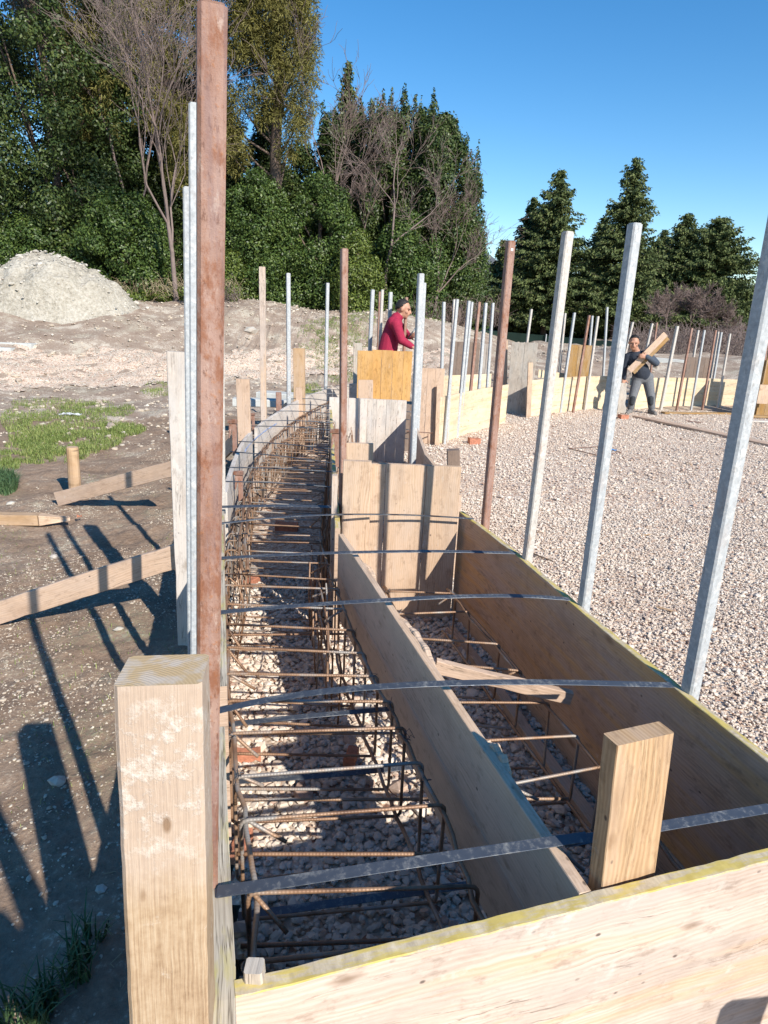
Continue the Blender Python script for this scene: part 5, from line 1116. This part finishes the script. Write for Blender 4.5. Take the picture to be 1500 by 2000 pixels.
grass('grass', patch(1500, [(10, 945, 24, 18, 1.)]), 'blue green grass tuft at the left edge above the pointed stake', 'dgrass', (.06, .15), .0035)
grass('grass', patch(260, [(190, 1880, 60, 80, 1.), (60, 1980, 70, 40, .4), (120, 1950, 60, 50, .4)]), 'long grass blades in the shade at the foot of the nearest timber', 'dgrass', (.05, .12), .0035)
x, y = scatter(7000, -3.4, 0, .5, 8, lambda x, y: (~inside(x+.05, y)) & in_view(x, y) & (vnoise(x*1.4, y*1.4, 81) > .56)); grass('grass', np.stack([x, y], -1), 'sparse short grass shoots scattered over the soil', 'grass', (.008, .03), .0016)
x, y = scatter(5200, -3.4, 0, .5, 8, lambda x, y: (~inside(x+.05, y)) & in_view(x, y) & (vnoise(x*1.9, y*1.9, 83) > .42))
n = len(x); a = RNG.uniform(0, 2*np.pi, n); L_ = RNG.uniform(.008, .045, n); z = htot(x, y)+.003; d = np.stack([np.cos(a)*L_, np.sin(a)*L_, RNG.uniform(-.1, .25, n)*L_], -1); s = np.stack([-np.sin(a), np.cos(a), 0*a], -1)*.0012; P = np.stack([x, y, z], -1)
tag(raw('straw_bits', np.stack([P-s, P+s, P+d+s, P+d-s], 1).reshape(-1, 3), np.arange(n*4).reshape(-1, 4), 'straw'), 'bits of dry straw lying over the soil', 'straw', kind='stuff')
# far hill
def hill():
    A_, B_ = np.meshgrid(np.linspace(0, 1, 60), np.linspace(0, 1, 14)); X_ = -60+A_*420; Y_ = 560+B_*260
    c = AY(962, 465, 600); prof = np.exp(-((X_-c[0]+10)/52)**2)*1.0+.5*np.exp(-((X_-c[0]-140)/120)**2); Z_ = (c[2])*prof*np.sin(np.clip(B_*1.6, 0, 1)*math.pi/2)-3+4*(vnoise(A_*30, B_*10, 91)-.5)*B_
    id2 = np.arange(A_.size).reshape(A_.shape); F = np.stack([id2[:-1, :-1], id2[:-1, 1:], id2[1:, 1:], id2[1:, :-1]], -1).reshape(-1, 4)
    tag(raw('hill', np.stack([X_, Y_, Z_], -1).reshape(-1, 3), F, 'hill', smooth=True), kind='structure')
hill()
# fence and low wall
def fence():
    pts = [AY(880, 640, 33), AY(985, 648, 32), AY(1110, 659, 30), AY(1240, 672, 28)]
    r_ = empty('mesh_fence', pts[0]*np.array([1, 1, 0])+Z*hbase(pts[0][0], pts[0][1]), 'dark green mesh fence under the spruces', 'fence')
    P = resample(pts, .9); mb = MB(); h_ = .95
    mb.sweep([p-Z*h_/2 for p in P], [Z]*len(P), [np.array([.1, 1, 0])]*len(P), h_, .012, .001); mb.build('mesh', 'fence', r_)
    for p in P[::2]:
        mb = MB(); mb.tube([p-Z*1.3+np.array([0, -.04, 0]), p+Z*.06+np.array([0, -.04, 0])], .022, 6); mb.build('fence_post', 'galv', r_)
fence()
P = [AY(1192, 690, 21), AY(1290, 699, 20.5), AY(1400, 709, 20), AY(1530, 721, 19.5)]; mb = MB()
mb.sweep([p-Z*.3 for p in P], [Z]*4, [np.array([.1, 1, 0])]*4, .6, .2, .01); tag(mb.build('low_wall', 'concrete'), 'low pale concrete wall along the foot of the brambles', 'wall')

# ------------------------------------------------------------------ people
def ellip(c, rad, R=None, nu=14, nv=10):
    V = []; F = []; R = np.eye(3) if R is None else R
    for i in range(nv+1):
        ph = math.pi*i/nv
        for j in range(nu):
            th = 2*math.pi*j/nu; V.append(np.array(c)+R@(np.array([math.sin(ph)*math.cos(th), math.sin(ph)*math.sin(th), math.cos(ph)])*np.array(rad)))
    for i in range(nv):
        for j in range(nu): F.append([i*nu+j, i*nu+(j+1) % nu, (i+1)*nu+(j+1) % nu, (i+1)*nu+j][::-1])
    return V, F
def body(name, prims, parent, voxel=.011, smooth=4):
    """prims: ('c', a, b, ra, rb, mat) tapered limb or ('e', centre, radii, R, mat); fused into one surface"""
    V = []; F = []
    def addm(v, f):
        o = len(V); V.extend(v); F.extend([[i+o for i in q] for q in f])
    for p in prims:
        if p[0] == 'c':
            a, b_ = np.array(p[1], float), np.array(p[2], float); n = max(2, int(np.linalg.norm(b_-a)/.02))
            mb = MB(); mb.tube([a+(b_-a)*i/n for i in range(n+1)], [p[3]+(p[4]-p[3])*i/n for i in range(n+1)], 14); addm([np.array(q) for q in mb.v], mb.f)
            addm(*ellip(a, (p[3],)*3)); addm(*ellip(b_, (p[4],)*3))
        else: addm(*ellip(p[1], p[2], p[3]))
    me = bpy.data.meshes.new(name); me.from_pydata([tuple(float(c) for c in v) for v in V], [], F)
    tmp = bpy.data.objects.new('tmp', me); COL.objects.link(tmp)
    m = tmp.modifiers.new('r', 'REMESH'); m.mode = 'VOXEL'; m.voxel_size = voxel; m2 = tmp.modifiers.new('s', 'SMOOTH'); m2.iterations = smooth; m2.factor = .5
    dg = bpy.context.evaluated_depsgraph_get(); nm = bpy.data.meshes.new_from_object(tmp.evaluated_get(dg)); bpy.data.objects.remove(tmp)
    co = np.zeros(len(nm.vertices)*3); nm.vertices.foreach_get('co', co); co = co.reshape(-1, 3)
    cen = np.zeros(len(nm.polygons)*3); nm.polygons.foreach_get('center', cen); cen = cen.reshape(-1, 3)
    mats = []; best = np.full(len(cen), 9.); mi = np.zeros(len(cen), np.int32)
    for p in prims:
        mt = p[-1]
        if mt not in mats: mats.append(mt)
        if p[0] == 'c':
            a, b_ = np.array(p[1]), np.array(p[2]); ab = b_-a; t = np.clip((cen-a)@ab/(ab@ab), 0, 1); d = np.linalg.norm(cen-(a+t[:, None]*ab), axis=1)-(p[3]+(p[4]-p[3])*t)
        else:
            q = (cen-np.array(p[1]))@(p[3] if p[3] is not None else np.eye(3)); rad = np.array(p[2]); kk = np.linalg.norm(q/rad, axis=1); d = (kk-1)*rad.min()
        k = d < best; best[k] = d[k]; mi[k] = mats.index(mt)
    for mt in mats: nm.materials.append(M[mt])
    nm.polygons.foreach_set('material_index', mi); nm.polygons.foreach_set('use_smooth', np.ones(len(cen), bool))
    org = np.array(parent.location); nm.vertices.foreach_set('co', (co-org).ravel()); nm.name = name; nm.update()
    o = bpy.data.objects.new(name, nm); COL.objects.link(o); o.parent = parent; return o
def head_parts(c, f, u, s, skin='skin'):
    """ellipsoids of a head centred at c facing f with up u; s scales a 0.23 m head"""
    f = nrm(f); r = nrm(np.cross(f, u)); u = np.cross(r, f); R = np.stack([r, f, u], 1); L = lambda x, y, z: np.array(c)+(r*x+f*y+u*z)*s
    P = [('e', L(0, -.012, .022), (.076*s, .094*s, .093*s), R, skin), ('e', L(0, .020, -.045), (.056*s, .066*s, .066*s), R, skin), ('e', L(0, .060, -.085), (.028*s, .024*s, .022*s), R, skin),
         ('c', L(0, .086, .012), L(0, .104, -.022), .010*s, .017*s, skin), ('c', L(-.045, .074, .030), L(.045, .074, .030), .014*s, .014*s, skin), ('c', L(-.02, .084, -.05), L(.02, .084, -.05), .011*s, .011*s, skin),
         ('e', L(-.078, -.008, -.005), (.012*s, .022*s, .034*s), R, skin), ('e', L(.078, -.008, -.005), (.012*s, .022*s, .034*s), R, skin), ('e', L(-.045, .06, -.025), (.022*s, .02*s, .02*s), R, skin), ('e', L(.045, .06, -.025), (.022*s, .02*s, .02*s), R, skin)]
    return P, L, R
def hair_cap(L, R, s, mat, parent, name='hair'):
    rng = np.random.default_rng(3); V, F = ellip(L(0, -.018, .026), (.079*s, .094*s, .095*s), R, 40, 30); V = np.array(V); c = np.array(L(0, -.018, .026)); q = (V-c)@R/s
    keep = (q[:, 2] > np.interp(q[:, 1], [-.1, -.03, .01, .03, .06, .08], [-.075, -.035, .0, .04, .066, .074])); V = c+(V-c)*(1+rng.normal(0, .035, len(V)))[:, None]
    F = [f_ for f_ in F if all(keep[i] for i in f_)]; me = bpy.data.meshes.new(name); me.from_pydata([tuple(v-np.array(parent.location)) for v in V], [], F); me.materials.append(M[mat])
    for p in me.polygons: p.use_smooth = True
    o = bpy.data.objects.new(name, me); COL.objects.link(o); o.parent = parent; sm = o.modifiers.new('solid', 'SOLIDIFY'); sm.thickness = .006*s; sm.offset = 0
def eyes(L, s, parent):
    for sx in (-1, 1):
        mb = MB(); v, f = ellip(L(sx*.031, .079, .012), (.012*s, .008*s, .006*s), None, 10, 6); mb.add(v, f, [[(0, 0)]*4]*len(f), [0]*len(f), True); mb.build('eye', 'eye', parent)
def hand(w, d, n_, s, mat='skin', curl=.6, side=1):
    """w wrist point, d pointing direction, n_ palm normal; five unequal bent fingers"""
    d = nrm(d); n_ = nrm(np.array(n_)-d*np.dot(n_, d)); b_ = np.cross(d, n_)*side; P = []; pc = w+d*.05*s
    R = np.stack([b_, d, n_], 1); P.append(('e', pc, (.042*s, .052*s, .017*s), R, mat))
    for k, (off, ln) in enumerate([(-.030, .066), (-.010, .078), (.011, .073), (.030, .056)]):
        a = w+d*.088*s+b_*off*s; k1 = a+(d*math.cos(curl*.5)+n_*math.sin(curl*.5))*ln*.5*s; k2 = k1+(d*math.cos(curl*1.6)+n_*math.sin(curl*1.6))*ln*.5*s
        P.append(('c', a, k1, .0105*s, .0095*s, mat)); P.append(('c', k1, k2, .0095*s, .008*s, mat))
    a = w+d*.03*s-b_*.034*s; k1 = a+(d*.6-b_*.6+n_*.4)*.045*s; P.append(('c', a, k1, .013*s, .011*s, mat)); P.append(('c', k1, k1+(d*.8+n_*.5)*.032*s, .011*s, .009*s, mat)); return P
# the worker carrying planks
Yw = 13.55; Wp = lambda px, py, dy=0.: AY(px, py, Yw+dy)
rw = empty('person', G(1247, 806, 0)*np.array([1, 0, 0])+np.array([0, Yw, 0]), 'person in navy jacket and grey work trousers stooping with planks under one arm', 'person', 'people working on the site')
gz0 = 0.0
hc = Wp(1238, 669, -.16); hp, hL, hR = head_parts(hc, (-.25, -1, -.30), (-.05, -.25, 1), 1.16)
foot1, foot2 = Wp(1231, 801), Wp(1272, 801)
pr_ = hp+[('c', Wp(1243, 686, -.03), hc+np.array([.0, .04, -.05]), .066, .058, 'skin'),
     ('c', Wp(1241, 700, -.02), Wp(1250, 728, .06), .160, .150, 'jacket'), ('c', Wp(1230, 696), Wp(1262, 693), .085, .090, 'jacket'), ('c', Wp(1252, 722, .05), Wp(1256, 733, .08), .150, .145, 'jacket'),
     ('c', Wp(1242, 688, -.01), Wp(1242, 692, -.01), .085, .10, 'jacket'),
     ('c', Wp(1226, 697), Wp(1219, 719, -.02), .078, .062, 'jacket'), ('c', Wp(1219, 719, -.02), Wp(1219, 738, -.05), .060, .045, 'jacket'),
     ('c', Wp(1266, 695), Wp(1281, 709, -.08), .085, .072, 'sleeve'), ('c', Wp(1281, 709, -.08), Wp(1264, 697, -.30), .066, .048, 'sleeve'),
     ('c', Wp(1246, 738, .08), Wp(1264, 738, .08), .125, .125, 'trouser'),
     ('c', Wp(1244, 744, .07), Wp(1236, 775, -.03), .105, .082, 'trouser'), ('c', Wp(1236, 775, -.03), foot1+Z*.06, .080, .070, 'trouser'), ('c', Wp(1236, 777, -.07), Wp(1234, 787, -.07), .055, .05, 'knee'),
     ('c', Wp(1266, 744, .07), Wp(1271, 775, -.02), .108, .084, 'trouser'), ('c', Wp(1271, 775, -.02), foot2+Z*.06, .082, .072, 'trouser'), ('c', Wp(1271, 777, -.06), Wp(1271, 787, -.06), .058, .05, 'knee'),
     ('c', foot1+np.array([.02, .05, -.03]), foot1+np.array([-.10, -.14, -.045]), .055, .045, 'shoe'), ('c', foot2+np.array([0, .05, -.03]), foot2+np.array([.02, -.17, -.045]), .055, .045, 'shoe')]
pr_ += hand(Wp(1219, 739, -.05), (0, -.1, -1), (.4, -1, 0), 1.1, curl=.9)+hand(Wp(1264, 697, -.30), (-.95, -.05, .1), (0, 1, -.1), 1.15, curl=.9)
body('body', pr_, rw, .0105); hair_cap(hL, hR, 1.16, 'hair', rw); eyes(hL, 1.16, rw)
for k, (a, c, wv, th, mt, dy, lab) in enumerate([((1229, 724), (1300, 652), .12, .025, 'plank', -.22, 'front plank carried slanting by the worker in navy'), ((1236, 727), (1304, 659), .10, .025, 'brown', -.18, 'darker plank behind the front one carried by the worker'), ((1240, 724), (1272, 674), .10, .02, 'grey', -.14, 'shorter grey plank held against the chest of the worker')]):
    p, q = Wp(*a, dy), Wp(*c, dy); beam(p, q, wv, th, mt, lab, 'carried_plank', 'plank', wdir=np.array([1, 0, 1.]), group='planks carried by the worker')
p, q = Wp(1213, 806, -.12), Wp(1215, 748, -.12); mb = MB(); N = 10
mb.sweep([p+(q-p)*i/N+np.array([.008*math.sin(i*1.3), 0, 0]) for i in range(N+1)], np.array([1, 0, 0.]), np.array([0, 1, 0.]), .17, .05, .006, .006); tag(mb.build('rough_slab', 'grey'), 'rough weathered slab of wood stood upright in the hand of the worker', 'slab')
# the man in crimson
Yr = 9.9; Rp_ = lambda px, py, dy=0.: AY(px, py, Yr+dy)
rr_ = empty('person', (Rp_(760, 700)[0], Yr, 0.0), 'person in crimson fleece seen from the side behind the orange panel', 'person', 'people working on the site')
hc = Rp_(788, 604); hp, hL, hR = head_parts(hc, (1, -.15, -.22), (.1, 0, 1), 1.08)
gx = Rp_(752, 690)[0]
pr_ = hp+[('c', Rp_(779, 618), hc+np.array([-.03, 0, -.06]), .062, .058, 'skin'), ('c', Rp_(774, 622), Rp_(779, 618), .085, .07, 'red'),
     ('c', Rp_(770, 634), Rp_(761, 664), .122, .135, 'red'), ('c', Rp_(761, 664), Rp_(756, 690), .135, .145, 'red'), ('c', Rp_(768, 630, -.14), Rp_(772, 630, .14), .085, .085, 'red'),
     ('c', Rp_(773, 632, -.17), Rp_(784, 664, -.20), .078, .064, 'red'), ('c', Rp_(784, 664, -.20), Rp_(803, 676, -.20), .062, .045, 'red'),
     ('c', Rp_(775, 632, .17), Rp_(795, 655, .22), .075, .06, 'red'), ('c', Rp_(795, 655, .22), Rp_(801, 657, .05), .055, .045, 'red'),
     ('c', (gx, Yr-.08, .80), (gx+.03, Yr-.08, .45), .11, .08, 'trouser'), ('c', (gx+.03, Yr-.08, .45), (gx-.02, Yr-.08, .08), .078, .055, 'trouser'), ('c', (gx, Yr+.1, .80), (gx+.08, Yr+.1, .45), .11, .08, 'trouser'), ('c', (gx+.08, Yr+.1, .45), (gx+.03, Yr+.1, .08), .078, .055, 'trouser'),
     ('c', (gx, Yr, 1.1), (gx, Yr, .85), .15, .14, 'trouser'), ('c', (gx-.04, Yr-.08, .04), (gx+.16, Yr-.08, .035), .05, .04, 'shoe'), ('c', (gx, Yr+.1, .04), (gx+.2, Yr+.1, .035), .05, .04, 'shoe')]
pr_ += hand(Rp_(803, 676, -.20), (1, 0, -.2), (0, .3, -1), 1.05, curl=.8)+hand(Rp_(801, 657, .05), (.5, -.8, .2), (.6, .4, 0), 1.05, curl=.9)
body('body', pr_, rr_, .0105); hair_cap(hL, hR, 1.08, 'hairg', rr_); eyes(hL, 1.08, rr_)
mb = MB(); mb.tube([Rp_(796, 662, .0), Rp_(811, 641, -.02)], .009, 6); tag(mb.build('hand_tool', 'strap'), 'thin bar held up by the man in crimson', 'tool')
# whoever takes the picture: only the shadow falls into view
PH = (.10, -.42, 0.)
rp = empty('person', PH, 'photographer standing behind the camera whose shadow falls on the soil', 'person'); pc = np.array(PH)
hc = pc+np.array([-.02, .02, 1.72]); hp, hL, hR = head_parts(hc, (0, 1, -.3), (0, .2, 1), 1.05)
pr_ = hp+[('c', pc+(0, 0, 1.50), pc+(0, 0, 1.62), .065, .06, 'skin'), ('c', pc+(0, 0, 1.36), pc+(0, 0, 1.05), .155, .15, 'jacket'), ('c', pc+(-.17, 0, 1.45), pc+(.17, 0, 1.45), .075, .075, 'jacket'), ('c', pc+(-.08, 0, .95), pc+(.08, 0, .95), .13, .13, 'trouser')]
for sx in (-1, 1):
    sh = pc+(sx*.2, .0, 1.43); el = pc+(sx*.26, .16, 1.18); wr = np.array([sx*.10, -.10, 1.66]) 
    pr_ += [('c', sh, el, .065, .052, 'jacket'), ('c', el, wr, .05, .034, 'jacket'), ('c', pc+(sx*.1, 0, .9), pc+(sx*.12, .02, .48), .10, .075, 'trouser'), ('c', pc+(sx*.12, .02, .48), pc+(sx*.13, -.02, .09), .07, .05, 'trouser'), ('c', pc+(sx*.13, -.05, .045), pc+(sx*.15, .14, .04), .05, .042, 'shoe')]
    pr_ += hand(wr, (-sx*.3, .1, .9), (-sx*.8, .3, 0), 1., curl=.8, side=sx)
body('body', pr_, rp, .012); hair_cap(hL, hR, 1.05, 'hair', rp)
mb = MB(); mb.sweep([(-.075, -.045, 1.755), (.075, -.045, 1.755)], Z, np.array([0, 1., 0]), .155*.5, .008, .002); tag(mb.build('phone', 'black'), 'phone held in both hands by the photographer', 'phone')

mb = MB(); mb.sweep([(1.36+.01*i, .42, -.1+.125*i) for i in range(8)]+[(1.435, .42, .83)], np.array([1., 0, 0]), np.array([0, 1., 0]), .16, .045, .02, .002); tag(mb.build('timber_stake', 'timber'), 'added unseen stake beyond the lower right corner, placed to shade the cross panel', 'stake')  # invented off-frame caster for the shadow low on the right of the panel

for i, (px, py, L_, a_) in enumerate([(1260, 1045, .12, .4), (1430, 1090, .16, 1.2), (1395, 960, .10, 2.), (1065, 960, .09, .9), (1300, 1190, .11, 2.6), (1440, 1290, .13, .3), (1345, 905, .14, 1.7)]):
    c = G(px, py, .014); d_ = np.array([math.cos(a_), math.sin(a_), .02]); mb = MB(); mb.sweep([c-d_*L_/2, c+Z*.003, c+d_*L_/2], np.cross(Z, d_), Z, .014, .006, .001, .002)
    tag(mb.build('wood_chip', 'plank' if i % 2 else 'timber'), ['splinter of wood on the gravel by the foot of the bluish post', 'splinter of wood on the gravel near the right edge beyond the nearest post', 'splinter of wood on the gravel between the two galvanised posts farther out', 'tiny splinter on the gravel between rusty and beige posts', 'splinter on the gravel left of the nearest right post', 'splinter on the gravel right of the nearest right post foot', 'splinter on the gravel below the long pale plank'][i], 'wood chip', 'wood chips on the gravel')
